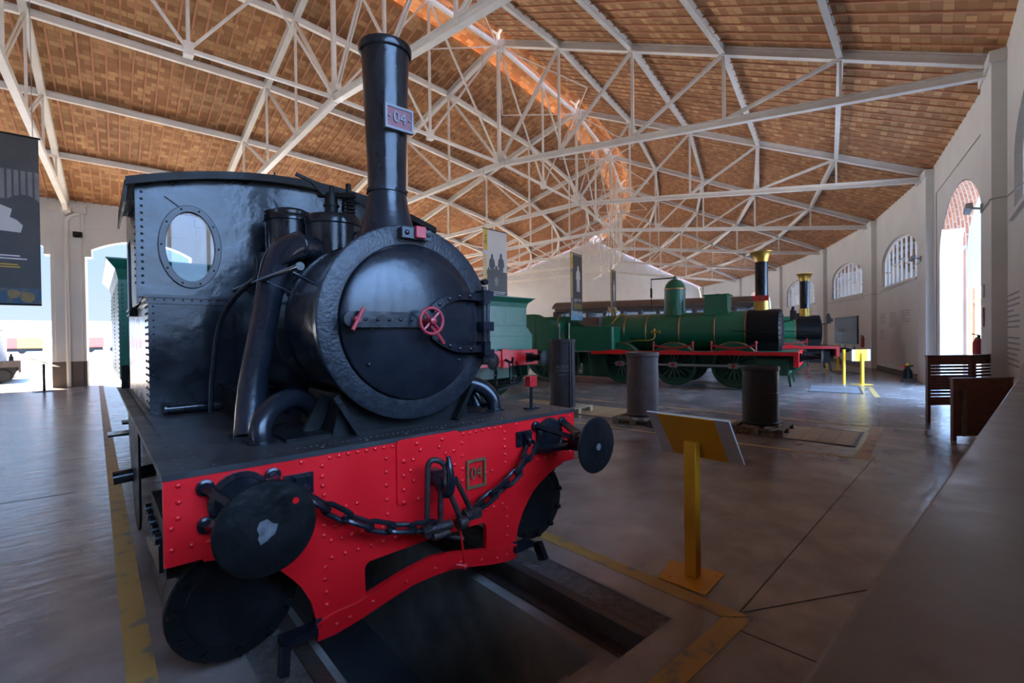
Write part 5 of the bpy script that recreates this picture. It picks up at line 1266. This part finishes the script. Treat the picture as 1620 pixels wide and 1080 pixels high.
# the sky brightens upwards and away from the yard
m1 = N.new('ShaderNodeMapRange'); m1.interpolation_type = 'SMOOTHSTEP'
m1.inputs['From Min'].default_value = .10; m1.inputs['From Max'].default_value = .5; m1.inputs['To Min'].default_value = SKY; m1.inputs['To Max'].default_value = SKY_TOP
L.new(sx.outputs['Z'], m1.inputs['Value'])
m2 = N.new('ShaderNodeMapRange'); m2.interpolation_type = 'SMOOTHSTEP'
m2.inputs['From Min'].default_value = .2; m2.inputs['From Max'].default_value = -.6; m2.inputs['To Min'].default_value = 1; m2.inputs['To Max'].default_value = SKY_BACK
L.new(sx.outputs['Y'], m2.inputs['Value'])
mm = N.new('ShaderNodeMath'); mm.operation = 'MULTIPLY'; L.new(m1.outputs['Result'], mm.inputs[0]); L.new(m2.outputs['Result'], mm.inputs[1]); L.new(mm.outputs[0], bg.inputs['Strength'])
sd_ = bpy.data.lights.new('sun', 'SUN'); sd_.energy = SUN; sd_.angle = R(1.0); sd_.color = (1,.86,.67)
so = bpy.data.objects.new('sun', sd_); COL.objects.link(so)
az, el = R(SUN_AZ), R(SUN_EL)
dv = Vector((math.sin(az)*math.cos(el), math.cos(az)*math.cos(el), math.sin(el))); so.rotation_euler = dv.to_track_quat('Z', 'Y').to_euler()
def portal(loc, nrm, sx_, sy_):
    l = bpy.data.lights.new('daylight_portal', 'AREA'); l.shape = 'RECTANGLE'; l.size = sx_; l.size_y = sy_; l.cycles.is_portal = True
    o = bpy.data.objects.new('daylight_portal', l); COL.objects.link(o); o.location = loc; o.rotation_euler = Vector(nrm).to_track_quat('-Z', 'Y').to_euler()
if USE_PORTALS:
    for th in BAYS:
        a = R(th); n_ = (math.sin(a), -math.cos(a), 0)
        portal(pol(th, 31.0, 2.6), n_, 4.0, 5.2)
        if th in DOORS: portal(pol(th, 54.2, 2.5), tuple(-x for x in n_), 4.4, 5.0)
        else: portal(pol(th, 54.2, 4.15), tuple(-x for x in n_), 4.4, 1.8)

# ------------------------------------------------------------------ camera
F, yaw, pitch, roll = 751.75, R(41.3132), R(-.5987), R(-.674)
fw = Vector((math.sin(yaw)*math.cos(pitch), math.cos(yaw)*math.cos(pitch), math.sin(pitch)))
rt_ = Vector((math.cos(yaw), -math.sin(yaw), 0)); up = rt_.cross(fw)
r2 = rt_*math.cos(roll)+up*math.sin(roll); u2 = -rt_*math.sin(roll)+up*math.cos(roll)
cd = bpy.data.cameras.new('camera'); cam = bpy.data.objects.new('camera', cd); COL.objects.link(cam)
cam.matrix_world = Matrix(((r2.x,u2.x,-fw.x,-1.4282),(r2.y,u2.y,-fw.y,-2.362),(r2.z,u2.z,-fw.z,1.5316),(0,0,0,1)))
cd.sensor_width = 36; cd.lens = F*36/1620; cd.clip_start = .02; cd.clip_end = 600
cd.dof.use_dof = True; cd.dof.focus_distance = 4.2; cd.dof.aperture_fstop = 2.4
scene.camera = cam
vs = scene.view_settings; vs.view_transform = 'Standard'; vs.look = 'None'; vs.gamma = 1; vs.exposure = EXPOSURE
try: vs.use_curve_mapping = False
except Exception: pass
cy = scene.cycles; cy.max_bounces = 10; cy.diffuse_bounces = 7; cy.glossy_bounces = 4; cy.transparent_max_bounces = 12; cy.sample_clamp_indirect = 8; cy.blur_glossy = 1.0; cy.caustics_reflective = False; cy.caustics_refractive = False; cy.denoiser = 'OPENIMAGEDENOISE'; cy.denoising_prefilter = 'ACCURATE'; cy.denoising_input_passes = 'RGB_ALBEDO_NORMAL'; cy.use_denoising = True
